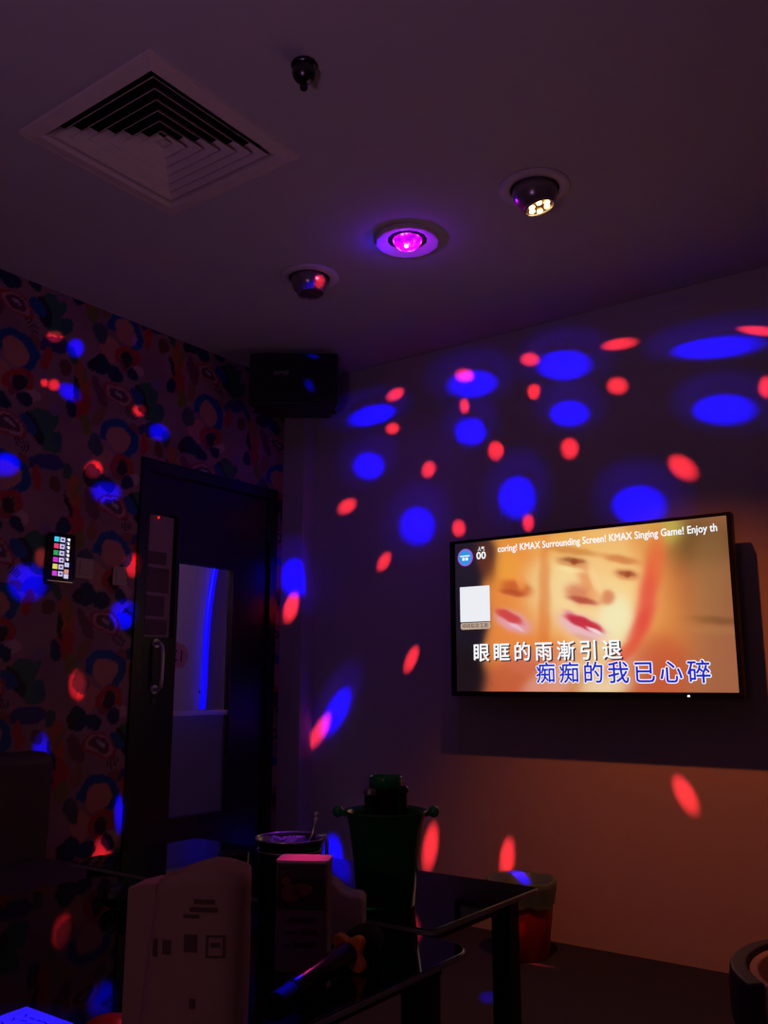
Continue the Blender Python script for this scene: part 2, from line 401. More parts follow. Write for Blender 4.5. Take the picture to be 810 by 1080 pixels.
PAINT = [
    ([2.157, 1.346], [3.0, -0.194, -0.107, -1.946], (150, 92, 62), 1, 1),
    ([2.09, 1.462], [10.212, 0.322, 0.063, -2.975], (130, 62, 48), 1.2, 0.8),
    ([2.202, 1.595], [6.0, -0.389, -1.042, -11.042], (84, 62, 32), 1.3, 0.9),
    ([2.233, 1.128], [4.708, -0.292, -0.05, -5.65], (163, 100, 70), 1.2, 0.7),
    ([2.275, 1.486], [14.125, -0.875, -0.4, -5.45], (150, 108, 66), 1.2, 0.6),
    ([2.269, 1.29], [9.37, -1.316, -7.42, -69.481], (104, 68, 38), 1.3, 0.6),
    ([2.276, 1.251], [10.129, -1.416, -7.464, -70.104], (168, 118, 74), 1.3, 0.5),
    ([2.071, 1.669], [10.0, -0.577, -1.25, -11.818], (180, 200, 86), 1, 0.9),
    ([1.725, 1.368], [2.214, 0.412, 0.293, -2.012], (232, 146, 68), 0.7, 1),
    ([1.696, 1.708], [2.571, 0.174, -0.051, -15.294], (214, 146, 86), 1.2, 0.8),
    ([1.892, 1.039], [4.208, -0.208, 0.0, -7.941], (178, 98, 62), 1, 0.9),
    ([1.514, 1.605], [3.669, 0.571, 0.441, -5.658], (232, 148, 58), 1, 0.9),
    ([1.467, 1.299], [4.28, -0.83, -0.446, -2.684], (230, 134, 62), 0.7, 0.9),
    ([1.373, 1.554], [9.545, -0.341, -1.0, -11.75], (240, 160, 60), 1.2, 0.7),
    ([1.381, 1.05], [4.49, 1.796, 3.064, -9.86], (190, 88, 56), 1, 0.85),
    ([1.574, 1.05], [5.331, 4.444, 7.867, -11.42], (220, 160, 150), 0.8, 0.7),
    ([1.498, 1.137], [8.558, -0.288, -0.417, -20.833], (206, 110, 84), 1, 0.6),
    ([1.854, 1.072], [5.467, 3.073, 6.313, -11.896], (240, 216, 172), 0.9, 0.9),
    ([2.046, 1.115], [7.868, -0.441, -0.074, -8.088], (196, 84, 52), 1, 0.8),
    ([1.82, 1.433], [4.828, 0.639, 0.471, -4.367], (246, 208, 138), 0.9, 0.95),
    ([1.635, 1.485], [6.691, -0.294, -0.547, -7.734], (244, 222, 160), 1, 0.7),
    ([1.733, 1.368], [4.196, -0.179, -0.368, -7.5], (246, 214, 156), 1, 0.6),
    ([1.886, 1.302], [12.5, -0.625, -0.385, -10.096], (242, 236, 190), 1, 0.85),
    ([1.774, 1.172], [6.822, 2.27, 4.394, -13.811], (244, 222, 170), 1, 0.7),
    ([1.72, 1.64], [5.078, 0.248, -0.179, -20.412], (236, 176, 92), 1.2, 0.8),
    ([1.862, 1.627], [11.023, -0.568, -0.75, -8.417], (240, 190, 120), 1.2, 0.6),
    ([2.026, 1.421], [27.853, -7.752, -1.618, -5.82], (224, 62, 54), 1.5, 0.75),
    ([1.987, 1.28], [27.25, -17.916, -6.246, -10.148], (222, 66, 56), 1.4, 0.7),
    ([1.903, 1.162], [25.708, -27.839, -7.531, -7.509], (220, 72, 52), 1.3, 0.7),
    ([2.065, 1.558], [29.167, -1.667, -0.865, -10.096], (232, 120, 64), 1.3, 0.6),
    ([1.772, 1.476], [25.453, 9.48, 3.349, -10.812], (226, 134, 82), 1.3, 0.7),
    ([1.727, 1.419], [14.156, -9.636, -14.638, -23.741], (204, 98, 70), 1.2, 0.7),
    ([1.747, 1.394], [15.419, -3.58, -15.559, -68.591], (170, 66, 54), 1, 0.75),
    ([1.851, 1.4], [30.625, -1.562, -2.143, -36.786], (206, 104, 66), 1, 0.7),
    ([1.805, 1.466], [47.208, 13.703, 3.429, -14.308], (250, 214, 150), 1.1, 0.8),
    ([1.794, 1.415], [34.643, -1.786, -3.0, -51.0], (240, 170, 110), 1, 0.7),
    ([1.705, 1.605], [8.64, -1.706, -13.573, -60.925], (206, 132, 66), 1.2, 0.8),
    ([1.919, 1.551], [13.485, -3.144, -14.024, -55.323], (206, 118, 64), 1.2, 0.8),
    ([1.699, 1.561], [15.164, -2.957, -9.484, -44.309], (206, 136, 78), 1, 0.8),
    ([1.712, 1.564], [20.678, -4.032, -21.735, -101.542], (150, 84, 46), 1, 0.8),
    ([1.716, 1.56], [65.278, -2.778, -6.667, -82.5], (150, 70, 34), 1, 0.8),
    ([1.94, 1.488], [18.671, -4.42, -11.474, -46.16], (212, 132, 80), 1, 0.8),
    ([1.94, 1.491], [27.243, -6.336, -26.476, -104.757], (156, 84, 50), 1, 0.8),
    ([1.944, 1.487], [83.333, -5.0, -6.667, -86.667], (160, 74, 40), 1, 0.8),
    ([1.702, 1.525], [16.272, -3.168, -16.562, -81.233], (250, 226, 164), 1.2, 0.6),
    ([1.734, 1.285], [8.658, -4.192, -8.931, -21.153], (232, 180, 196), 0.9, 0.9),
    ([1.706, 1.33], [16.543, -11.347, -42.053, -71.945], (226, 130, 150), 1, 0.7),
    ([1.747, 1.3], [10.308, -5.101, -17.862, -42.136], (196, 44, 60), 0.6, 0.95),
    ([1.791, 1.268], [23.73, -13.663, -57.646, -114.651], (246, 232, 234), 0.8, 0.85),
    ([1.752, 1.234], [16.138, -6.533, -27.099, -80.345], (214, 150, 130), 1.2, 0.5),
    ([1.436, 1.465], [12.963, -4.084, -9.596, -33.008], (196, 86, 42), 1, 0.8),
    ([1.46, 1.493], [42.934, 10.157, 4.229, -26.076], (242, 152, 80), 1, 0.8),
    ([1.417, 1.446], [15.977, -4.255, -18.976, -78.72], (170, 66, 40), 1, 0.6),
    ([1.417, 1.318], [9.731, -5.325, -9.76, -22.077], (226, 160, 184), 0.9, 0.85),
    ([1.399, 1.343], [12.59, -7.387, -22.942, -47.948], (204, 62, 62), 0.7, 0.9),
    ([1.435, 1.296], [20.816, -13.516, -55.47, -106.401], (240, 196, 216), 0.8, 0.7),
    ([1.569, 1.376], [37.5, -1.667, -0.179, -3.536], (216, 114, 52), 1.4, 0.6),
    ([1.609, 1.175], [6.389, -0.278, -0.5, -25.25], (216, 130, 100), 1.2, 0.6),
    ([1.154, 1.397], [9.091, -0.227, -0.089, -1.661], (30, 24, 38), 0.5, 1),
    ([1.214, 1.631], [8.333, -0.208, -0.583, -7.583], (34, 26, 40), 0.7, 1),
    ([1.153, 1.079], [8.438, -0.208, -0.074, -6.985], (28, 18, 24), 0.8, 1),
    ([1.212, 1.33], [12.656, -0.312, -0.333, -7.917], (28, 22, 34), 0.8, 0.95),
    ([1.287, 1.594], [22.742, 4.885, 1.048, -10.496], (130, 58, 32), 1.2, 0.6),
]
def picture():
    nx, nz = 390, 214
    xs = np.linspace(SX0, SX1, nx); zs = np.linspace(SZ0, SZ1, nz)
    Xg, Zg = np.meshgrid(xs, zs, indexing='ij')
    wx, wz = Xg+1.731, Zg+1.352
    wob = .0015*np.sin(wz*55+wx*21)+.001*np.sin(wx*83-wz*30)
    c = np.empty((nx, nz, 3)); c[:] = (150, 96, 62)
    for (cx, cz), w, col, soft, op in PAINT:
        dx, dz = wx-cx+wob, wz-cz+wob
        r = np.hypot(w[0]*dx+w[1]*dz, w[2]*dx+w[3]*dz)
        k = 1/(1+np.exp((r-1)/(.16*soft)))
        k = (k*op)[..., None]
        c = c*(1-k)+np.array(col, float)*k
    s = c/255; l = np.where(s <= .04045, s/12.92, ((s+.055)/1.055)**2.4)
    idx = np.arange(nx*nz).reshape(nx, nz)
    q = np.stack([idx[:-1, :-1], idx[1:, :-1], idx[1:, 1:], idx[:-1, 1:]], -1).reshape(-1, 4)
    me = bpy.data.meshes.new('screen'); vv = np.zeros((nx*nz, 3)); vv[:, 0] = Xg.ravel(); vv[:, 2] = Zg.ravel()
    me.vertices.add(len(vv)); me.vertices.foreach_set('co', vv.ravel())
    me.loops.add(q.size); me.loops.foreach_set('vertex_index', q.ravel().astype(np.int32))
    me.polygons.add(len(q)); me.polygons.foreach_set('loop_start', np.arange(0, q.size, 4, dtype=np.int32)); me.polygons.foreach_set('loop_total', np.full(len(q), 4, dtype=np.int32))
    at = me.color_attributes.new('picture', 'FLOAT_COLOR', 'POINT'); ca = np.ones((nx*nz, 4)); ca[:, :3] = l.reshape(-1, 3); at.data.foreach_set('color', ca.ravel())
    me.update(calc_edges=True); me.materials.append(M['screen'])
    o = bpy.data.objects.new('screen', me); COL.objects.link(o); o.parent = tv; o['label'] = 'lit screen with two overlapping orange faces'
    return o
scr = picture()
RT = (PI/2, 0, 0)
def tvt(name, s, x, z, size, m, dy, width=None, off=0., shear=0.):
    return text(name, s, size, m, scr, (x-1.731, -.0006*dy, z-1.352), RT, bold=off, width=width, shear=shear)
# ticker, popularity counter, lyrics
tvt('ticker_text', 'coring! KMAX Surrounding Screen! KMAX Singing Game! Enjoy th', 1.353, 1.630, .043, M['white_txt'], 4, width=.955, off=.0007)
tvt('counter_text', '00', 1.243, 1.607, .046, M['white_txt'], 4, width=.047, off=.001)
tvt('counter_caption', '人气', 1.250, 1.645, .021, M['white_txt'], 4, width=.034, off=.0005)
ly1 = '眼眶的雨漸引退'; ly2 = '痴痴的我已心碎'
def lyric(s, x, z, pitch, size, fill, edge, off, nm):
    for k, ch in enumerate(s):
        if edge is M['dark_txt']:
            tvt(nm+'_shadow', ch, x+pitch*k+.006, z-.005, size, edge, 2, off=.0016)
            tvt(nm, ch, x+pitch*k, z, size, fill, 4, off=.0013)
        else:
            tvt(nm+'_outline', ch, x+pitch*k, z, size, edge, 2, off=off)
            tvt(nm, ch, x+pitch*k, z, size, fill, 4, off=.0012)
lyric(ly1, 1.214, 1.158, .1010, .085, M['white_txt'], M['dark_txt'], .003, 'upper_lyric')
lyric(ly2, 1.520, 1.064, .1062, .092, M['blue_txt'], M['white_txt'], .0048, 'lower_lyric')
# blank white card with a caption bar, round badge
bm = B(); box(bm, 1.152-1.731, 1.305-1.731, -.0014, -.0006, 1.327-1.352, 1.485-1.352); link('white_card', bm, M['cream_card'], scr, label='plain white square card')
bm = B(); prism(bm, rrect(.152, .030, .010, cx=1.229-1.731, cy=1.308-1.352), -.0014, -.0006, 1); link('caption_bar', bm, M['cap_card'], scr)
text('caption_text', '掃碼點歌互動', .024, M['dark_txt'], scr, (1.160-1.731, -.0022, 1.300-1.352), RT, width=.136)
bm = B(); tube(bm, [(1.183-1.731, -.0016, 1.620-1.352), (1.183-1.731, -.0008, 1.620-1.352)], .040, 40); bd = link('badge', bm, M['badge_rim'], scr, label='round blue and violet badge')
bm = B(); tube(bm, [(1.182-1.731, -.0024, 1.620-1.352), (1.182-1.731, -.0016, 1.620-1.352)], .033, 40); link('badge_face', bm, M['badge'], bd)
bm = B(); box(bm, 1.157-1.731, 1.207-1.731, -.0030, -.0025, 1.624-1.352, 1.629-1.352); box(bm, 1.168-1.731, 1.181-1.731, -.0030, -.0025, 1.606-1.352, 1.619-1.352); box(bm, 1.185-1.731, 1.198-1.731, -.0030, -.0025, 1.606-1.352, 1.619-1.352)
link('badge_mark', bm, M['white_txt'], bd)

# ------------------------------------------------------------------ ceiling vent
vt = thing('ceiling_vent', 'large square air vent with nested louvres in the ceiling', 'vent', (VX, VY, H))
def sqring(bm, h0, z0, h1, z1, t=.0):
    v = []
    for h, z in ((h0, z0), (h1, z1), (h1-t, z1), (h0-t, z0)):
        v.append([bm.verts.new((sx*h, sy*h, z)) for sx, sy in ((1, 1), (-1, 1), (-1, -1), (1, -1))])
    for k in range(4):
        a, b_ = v[k], v[(k+1) % 4]
        for i in range(4): bm.faces.new((a[i], a[(i+1) % 4], b_[(i+1) % 4], b_[i]))
bm = B()
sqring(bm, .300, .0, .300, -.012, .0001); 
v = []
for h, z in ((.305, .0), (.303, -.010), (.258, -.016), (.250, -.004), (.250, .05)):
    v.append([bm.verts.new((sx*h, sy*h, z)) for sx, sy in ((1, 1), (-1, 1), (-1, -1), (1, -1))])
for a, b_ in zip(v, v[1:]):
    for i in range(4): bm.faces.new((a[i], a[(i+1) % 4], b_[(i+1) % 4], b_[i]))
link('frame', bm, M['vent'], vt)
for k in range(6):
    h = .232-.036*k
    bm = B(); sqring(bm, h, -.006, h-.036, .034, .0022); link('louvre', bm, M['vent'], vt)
bm = B(); box(bm, -.018, .018, -.018, .018, .0, .004); bmesh.ops.create_cone(bm, segments=12, radius1=.006, radius2=.004, depth=.012, cap_ends=True, matrix=Matrix.Translation((0, 0, -.004))); link('centre_plate', bm, M['vent'], vt)
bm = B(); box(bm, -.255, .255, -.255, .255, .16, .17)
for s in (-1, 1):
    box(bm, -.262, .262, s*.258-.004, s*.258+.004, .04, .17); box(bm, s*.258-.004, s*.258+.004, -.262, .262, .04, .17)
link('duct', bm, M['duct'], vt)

# ------------------------------------------------------------------ eyeball downlights
def eyeball(label, x, y, tilt_dir, tilt, lit):
    t = thing('eyeball_downlight', label, 'lamp', (x, y, H), 0, 'eyeball downlights on the ceiling')
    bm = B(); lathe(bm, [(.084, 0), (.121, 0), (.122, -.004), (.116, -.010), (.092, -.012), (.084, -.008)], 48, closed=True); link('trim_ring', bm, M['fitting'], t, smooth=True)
    bm = B(); lathe(bm, [(0, -.001), (.085, -.001), (.085, -.004), (0, -.004)], 40); link('gap_shade', bm, M['pit_shade'], t)  # flat dark disc stands in for the shaded hole round the eyeball
    piv = Matrix.Translation((0, 0, -.015)) @ Matrix.Rotation(tilt_dir, 4, 'Z') @ Matrix.Rotation(-tilt, 4, 'Y')
    prof = [(.076*math.cos(a), .076*math.sin(a)) for a in [math.radians(q) for q in range(40, -45, -6)]]
    prof += [(.056, -.060), (.053, -.064), (.049, -.063), (.047, -.056), (0, -.056)]
    bm = B(); lathe(bm, prof, 40, mtx=piv); sh = link('eyeball', bm, M['eyeball'], t, smooth=True)
    mod = sh.modifiers.new('edge', 'EDGE_SPLIT'); mod.split_angle = .6
    if lit:
        bm = B(); lathe(bm, [(0, -.0565), (.0465, -.0565), (.0465, -.058), (0, -.058)], 32, mtx=piv); link('reflector', bm, M['orangecup'], t)
        for k in range(6):
            a = 2*PI*k/6+.3
            bm = B(); lathe(bm, [(0, -.0585), (.0096, -.0585), (.0088, -.062), (0, -.063)], 16, c=(.030*math.cos(a), .030*math.sin(a), 0), mtx=piv); link('diode', bm, M['led'], t)
    else:
        bm = B(); lathe(bm, [(0, -.057), (.045, -.057), (.04, -.060), (0, -.061)], 24, mtx=piv); link('lens', bm, M['led_off'], t)
    return t
eyeball('lit eyeball downlight with six glowing yellow diodes', 2.040, -1.083, .65, .26, True)
eyeball('unlit eyeball downlight catching red and blue glints, nearest the corner speaker', .973, -1.020, .6, .10, False)
dl = thing('disco_lamp', 'round recessed party lamp glowing magenta in the middle of the ceiling row', 'lamp', (1.486, -1.045, H))
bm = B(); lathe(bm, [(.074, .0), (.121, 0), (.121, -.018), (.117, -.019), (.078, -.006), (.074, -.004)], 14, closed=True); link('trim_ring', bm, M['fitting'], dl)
bm = B(); lathe(bm, [(0, -.001), (.076, -.001), (.076, -.005), (0, -.005)], 32); link('gap_shade', bm, M['pit_shade'], dl)  # dark disc in place of the recess shade round the dome
bm = B(); lathe(bm, [(.0, -.044), (.022, -.042), (.042, -.032), (.054, -.016), (.057, -.003), (.05, -.003)], 16); link('crystal_dome', bm, M['disco'], dl)
bm = B(); bmesh.ops.create_icosphere(bm, subdivisions=1, radius=.011, matrix=Matrix.Translation((.008, -.018, -.036))); link('lamp_core', bm, M['hot'], dl)

# dark ceiling sensor
sn = thing('ceiling_sprinkler', 'small dark round sprinkler on the ceiling beside the vent', 'sprinkler', (1.812, -2.014, H))
bm = B(); lathe(bm, [(0, 0), (.036, 0), (.037, -.006), (.030, -.013), (0, -.014)], 32); link('flange', bm, M['steel'], sn, smooth=True)
bm = B(); sphere(bm, (0, 0, -.026), .033, 20); link('body', bm, M['steel'], sn, smooth=True)
bm = B(); tube(bm, [(0, 0, -.052), (0, 0, -.062), (0, 0, -.068)], [.008, .008, .011], 12); link('nozzle', bm, M['blackmatt'], sn)
bm = B(); sphere(bm, (0, 0, -.071), .011, 12); link('tip', bm, M['blackmatt'], sn, smooth=True)

# ------------------------------------------------------------------ corner loudspeaker
SPK = Vector((.300, -.345, 2.560))
spk = thing('loudspeaker', 'black box loudspeaker hung high in the corner above the door', 'speaker', SPK, math.radians(37))
# local: front face looks along -Y
bm = B(); prism(bm, [(-.225, -.13), (.225, -.13), (.175, .11), (-.175, .11)], -.135, .135, 2); link('cabinet', bm, M['speaker'], spk, bevel=.008)
bm = B(); prism(bm, rrect(.43, .25, .012), .0, .014, 1); o = link('grille', bm, M['grille'], spk, loc=(0, -.144, 0), bevel=.004)
bm = B(); box(bm, -.10, -.02, -.1465, -.144, .012, .036); bg = link('name_badge', bm, M['blackmatt'], spk)
text('badge_text', 'BMB', .030, mat('badge letters', (.30, .28, .32), .5), bg, (-.098, -.1475, .014), RT, width=.074, shear=.3, extrude=.0004)
for s in (-1, 1):
    bm = B(); box(bm, s*.225-.006, s*.225+.006, -.10, .10, -.14, .14) if False else tube(bm, [(s*.20, -.02, -.136), (s*.20, -.02, -.146)], .014, 12)
    link('foot', bm, M['blackmatt'], spk)
bm = B(); box(bm, -.03, .03, -.02, .02, .135, H-SPK.z); box(bm, -.06, .06, -.05, .05, H-SPK.z-.006, H-SPK.z); link('ceiling_bracket', bm, M['blackmatt'], spk)

# ------------------------------------------------------------------ wall controls
tb = thing('control_tablet', 'lit control tablet with coloured buttons on the patterned wall', 'tablet', (.0, -1.455, 1.570))
bm = B(); prism(bm, rrect(.128, .200, .010), .0, .016, 0); link('case', bm, M['tablet'], tb, bevel=.003)
bm = B(); prism(bm, rrect(.122, .194, .008), .016, .0175, 0); sc_ = link('display', bm, mat('tablet glass', (.003, .003, .004), .1), tb, label='black display with rows of lit tiles')
tiles = [(60, 200, 226), (226, 60, 110), (40, 160, 90), (196, 50, 200), (220, 204, 96), (206, 60, 214)]
for k, colr in enumerate(tiles):
    z = .072-k*.0285
    bm = B(); box(bm, .0178, .0184, -.040, -.018, z-.0095, z+.0105); link('colour_tile', bm, mat('tile %d' % k, (.01,)*3, .5, emit=lin(colr), es=1.), sc_)
    bm = B(); box(bm, .0178, .0184, -.013, .010, z-.0095, z+.0105); wt = link('white_tile', bm, mat('pale tile %d' % k, (.01,)*3, .5, emit=lin((206, 196, 240)), es=.9), sc_)
    bm = B(); box(bm, .0184, .0187, -.006, .004, z-.003, z+.004); link('tile_mark', bm, M['dark_txt'], sc_)
for k, (z, colr) in enumerate(((-.030, (200, 200, 240)), (-.058, (226, 150, 140)), (-.078, (214, 206, 236)))):
    bm = B(); box(bm, .0178, .0184, .015, .036, z-.009, z+.009); link('side_tile', bm, mat('side tile %d' % k, (.01,)*3, .5, emit=lin(colr), es=.9), sc_)
for k in range(6):
    bm = B(); z = .075-.0165*k; box(bm, .0178, .0184, .024, .034-.002*(k % 2), z-.0045, z+.006); box(bm, .0178, .0184, .020, .024, z+.002, z+.005); link('side_mark', bm, M['white_txt'], sc_)
bm = B(); box(bm, .0178, .0184, .0145, .0165, -.02, .078); link('divider', bm, mat('divider', (.01,)*3, .5, emit=lin((120, 120, 200)), es=.6), sc_)
bm = B(); box(bm, .004, .018, -.060, .060, -.1035, -.0995); link('chrome_edge', bm, M['chrome'], tb, bevel=.001, label='thin bright lower edge')

def switch(label, y, z, w, h, small=False):
    t = thing('wall_switch', label, 'switch', (0, y, z))
    bm = B(); prism(bm, rrect(w, h, .006), 0, .010, 0); link('plate', bm, M['beigeplastic'], t, bevel=.002)
    bm = B(); box(bm, .010, .014, -w*.30, w*.30, -h*.30, h*.34); link('rocker', bm, M['beigeplastic'], t, bevel=.0015)
switch('beige wall switch just right of the lit tablet', -1.335, 1.535, .088, .088)
switch('beige wall switch beside the black door frame', -1.150, 1.520, .075, .085)

# ------------------------------------------------------------------ tables
TH = .57
def table(label, x0, x1, y0, y1, legs, rc=.05):
    t = thing('glass_table', label, 'table', ((x0+x1)/2, (y0+y1)/2, 0), 0, 'black glass tables in the middle of the room')
    w, d = x1-x0, y1-y0
    bm = B(); prism(bm, rrect(w, d, rc, 8), TH-.012, TH); link('tabletop', bm, M['tableglass'], t, bevel=.002)
    bm = B()
    poly = rrect(w+.003, d+.003, rc, 8); inner = rrect(w-.0005, d-.0005, rc, 8)
    n = len(poly)
    for z0_, z1_ in ((TH-.0105, TH-.0025),):
        a = [bm.verts.new((*p, z0_)) for p in poly]; b_ = [bm.verts.new((*p, z1_)) for p in poly]; c_ = [bm.verts.new((*p, z1_)) for p in inner]; d_ = [bm.verts.new((*p, z0_)) for p in inner]
        for i in range(n):
            j = (i+1) % n
            bm.faces.new((a[i], a[j], b_[j], b_[i])); bm.faces.new((b_[i], b_[j], c_[j], c_[i])); bm.faces.new((c_[i], c_[j], d_[j], d_[i])); bm.faces.new((d_[i], d_[j], a[j], a[i]))
    link('glass_edge', bm, M['edge'], t, label='thin pale polished edge')
    bm = B(); h = .03
    for (a0, a1, b0, b1) in ((-w/2+.05, w/2-.05, -d/2+.05, -d/2+.08), (-w/2+.05, w/2-.05, d/2-.08, d/2-.05), (-w/2+.05, -w/2+.08, -d/2+.05, d/2-.05), (w/2-.08, w/2-.05, -d/2+.05, d/2-.05)):
        box(bm, a0, a1, b0, b1, TH-.045, TH-.0125)
    link('rail', bm, M['tableleg'], t)
    for sx in (-1, 1):
        for sy in (-1, 1):
            cx, cy = sx*(w/2-legs), sy*(d/2-legs)
            bm = B(); box(bm, cx-.025, cx+.025, cy-.025, cy+.025, 0.012, TH-.0125); lg = link('leg', bm, M['tableleg'], t, bevel=.004)
            bm = B(); tube(bm, [(cx, cy, 0), (cx, cy, .0125)], .022, 16); link('foot', bm, M['blackmatt'], lg)
table('black glass-topped table nearer the television wall', 1.02, 2.224, -2.045, -1.572, .062, .02)
table('black glass-topped table nearer the camera, with rounded corner', 1.25, 2.352, -3.02, -2.085, .08, .07)

# ------------------------------------------------------------------ beer bucket and bottles
BX, BY = 2.029, -1.934
bk = thing('ice_bucket', 'tall green plastic bucket with ball handles holding bottles', 'bucket', (BX, BY, TH), VIEW)
bm = B(); lathe(bm, [(0, .0), (.060, 0), (.064, .004), (.072, .09), (.083, .17), (.090, .196), (.094, .200), (.093, .203), (.086, .197), (.079, .17), (.068, .09), (.060, .008), (0, .006)], 40); link('body', bm, M['bucket'], bk, smooth=True)
for s in (-1, 1):
    bm = B(); tube(bm, [(s*.088, 0, .192), (s*.098, 0, .196)], .006, 10); sphere(bm, (s*.108, 0, .199), .013, 14); link('ball_handle', bm, M['greenball'], bk, smooth=True)
def bottle(label, dx, dy, lean, ldir, h, m, green=False):
    t = thing('beer_bottle', label, 'bottle', (BX+dx, BY+dy, TH+.0095), 0, 'bottles standing in the green bucket')
    t.rotation_euler = (lean*math.cos(ldir), lean*math.sin(ldir), 0)
    k = h/.24
    bm = B(); lathe(bm, [(0, 0), (.020, 0), (.022, .004), (.022, .13*k), (.0195, .155*k), (.0145, .175*k), (.0125, .20*k), (.0125, .225*k), (.0145, .227*k), (.0145, .232*k), (0, .234*k)], 28); link('bottle_glass', bm, m, t, smooth=True)
    bm = B(); lathe(bm, [(.0152, .226*k), (.0158, .229*k), (.0150, .2365*k), (.012, .240*k), (0, .240*k)], 21); link('crown_cap', bm, M['bottle_label'] if not green else M['bottleg'], t)
    bm = B(); lathe(bm, [(.0224, .05*k), (.0224, .11*k)], 28); link('paper_label', bm, M['bottle_label'], t, smooth=True)
bottle('dark bottle neck at the left inside the green bucket', -.029, -.021, .0, 0, .240, M['bottleg'])
bottle('dark bottle neck at the right inside the green bucket', .029, .021, .0, 0, .245, M['bottleg'], True)
tm = thing('stacked_tumblers', 'brown tumblers with a green rim standing in the bucket', 'tumbler', (BX-.0225, BY+.031, TH+.0095), VIEW)
# tapering brown cup
bm = B(); lathe(bm, [(0, .06), (.024, .06), (.027, .075), (.034, .235), (.036, .238), (.0335, .238), (.025, .08), (0, .075)], 32); lathe(bm, [(0, 0), (.017, 0), (.020, .06), (0, .06)], 24); link('cup', bm, M['bottle'], tm, smooth=True)
bm = B(); lathe(bm, [(.034, .238), (.0385, .239), (.0385, .262), (.037, .264), (.035, .262), (.034, .245)], 32); link('green_rim', bm, M['greenball'], tm, smooth=True)

# ------------------------------------------------------------------ steel ice pail with tongs
IX, IY = 1.976, -2.196
ip = thing('ice_pail', 'round dark steel pail full of ice behind the pink-topped box', 'pail', (IX, IY, TH), VIEW)
bm = B(); lathe(bm, [(0, 0), (.058, 0), (.061, .004), (.063, .155), (.070, .170), (.0705, .173), (.066, .172), (.060, .155), (.058, .008), (0, .006)], 48); link('shell', bm, M['steel'], ip, smooth=True)
bm = B()
for z, r, q in ((.172, .0705, .0018), (.150, .0665, .0016)):
    lathe(bm, [(r+q*math.cos(a), z+q*math.sin(a)) for a in [2*PI*k/8 for k in range(8)]], 48, closed=True)
link('rim_band', bm, M['chrome'], ip, smooth=True, label='thin shining rim rings')
ic = thing('ice_heap', 'heap of violet-lit ice cubes filling the steel pail', 'ice', (IX, IY, TH)); 
ic['kind'] = 'stuff'
bm = B()
rnd = random.Random(3)
lathe(bm, [(0, .145), (.056, .145), (.056, .152), (0, .158)], 24)
for k in range(26):
    a = rnd.random()*2*PI; r = .046*math.sqrt(rnd.random()); s = rnd.uniform(.007, .011)
    mt = Matrix.Translation((r*math.cos(a), r*math.sin(a), .158+rnd.uniform(-.002, .006)))@Matrix.Rotation(rnd.random()*3, 4, 'X')@Matrix.Rotation(rnd.random()*3, 4, 'Z')
    box(bm, -s, s, -s, s, -s*.8, s*.8, mtx=mt)
link('ice_cubes', bm, M['ice'], ic, bevel=.0015)
tg = thing('ice_tongs', 'silver ice tongs standing upright at the right rim of the steel pail', 'tongs', (IX, IY, TH), VIEW)
for s in (-1, 1):
    bm = B(); tube(bm, [(.030, .012*s, .150), (.046, .014*s, .175), (.052, .010*s, .20), (.053, .003*s, .215)], [.003, .0035, .004, .003], 8); link('arm', bm, M['chrome'], tg, smooth=True)
bm = B(); sphere(bm, (.053, 0, .217), .006, 10); link('hinge_knob', bm, M['chrome'], tg, smooth=True)
bm = B(); tube(bm, [(.052, -.012, .176), (.072, -.012, .178), (.077, -.012, .165), (.077, -.012, .12)], .0035, 8); link('rest_clip', bm, M['chrome'], tg, smooth=True)
# tumbler of water
gx, gy = 1.826, -2.205
gt = thing('drinking_glass', 'clear drinking glass standing left of the steel pail', 'glass', (gx, gy, TH))
bm = B(); lathe(bm, [(0, 0), (.026, 0), (.027, .003), (.034, .128), (.0345, .129), (.033, .129), (.0255, .012), (0, .010)], 36); link('glass_body', bm, M['glass'], gt, smooth=True)

# ------------------------------------------------------------------ menu box, tissue pack, paper bag
nb_ = thing('menu_box', 'upright table box with a pink-lit top and a food photo', 'box', (2.168, -2.370, TH), VIEW-.10)
w, d, h = .091, .060, .179
bm = B(); prism(bm, rrect(w, d, .008), 0, h-.004); link('carton', bm, M['menulow'], nb_, smooth=False)
bm = B(); prism(bm, rrect(w+.0015, d+.0015, .009), h-.004, h); link('lid', bm, M['menutop'], nb_, label='pale lid lit pink')
fy = -d/2
bm = B(); box(bm, -w/2+.004, w/2-.004, fy-.0010, fy+.0005, .099, h-.006); ph = link('photo_panel', bm, M['menudark'], nb_, label='dark food photo panel')
bm = B()
for cx, cz, rx, rz in ((-.018, .126, .016, .015), (.002, .132, .018, .010), (-.026, .145, .008, .007)):
    prism(bm, [(cx+rx*math.cos(2*PI*k/20), cz+rz*math.sin(2*PI*k/20)) for k in range(20)], fy-.0016, fy-.0010, 1)
link('dish_shape', bm, M['menufood'], ph)
bm = B()
for k, (a, b_) in enumerate(((.078, -.02), (.058, .0), (.038, -.012))):
    box(bm, b_, .026+.004*(k % 2), fy-.0012, fy-.0002, a, a+.009); box(bm, -.030, b_-.004, fy-.0012, fy-.0002, a+.002, a+.006)
link('text_rows', bm, M['menutext'], nb_)
ts = thing('tissue_pack', 'pale beige tissue pack behind the upright menu box', 'tissue pack', (2.112, -2.225, TH), VIEW-.12)
bm = B(); prism(bm, [(-.075, 0), (.063, 0), (.064, .080), (.059, .089), (.042, .090), (.024, .096), (.010, .110), (-.010, .119), (-.040, .114), (-.075, .102)], -.030, .030, 1); link('wrapper', bm, M['tissue'], ts, bevel=.006, seg=3)
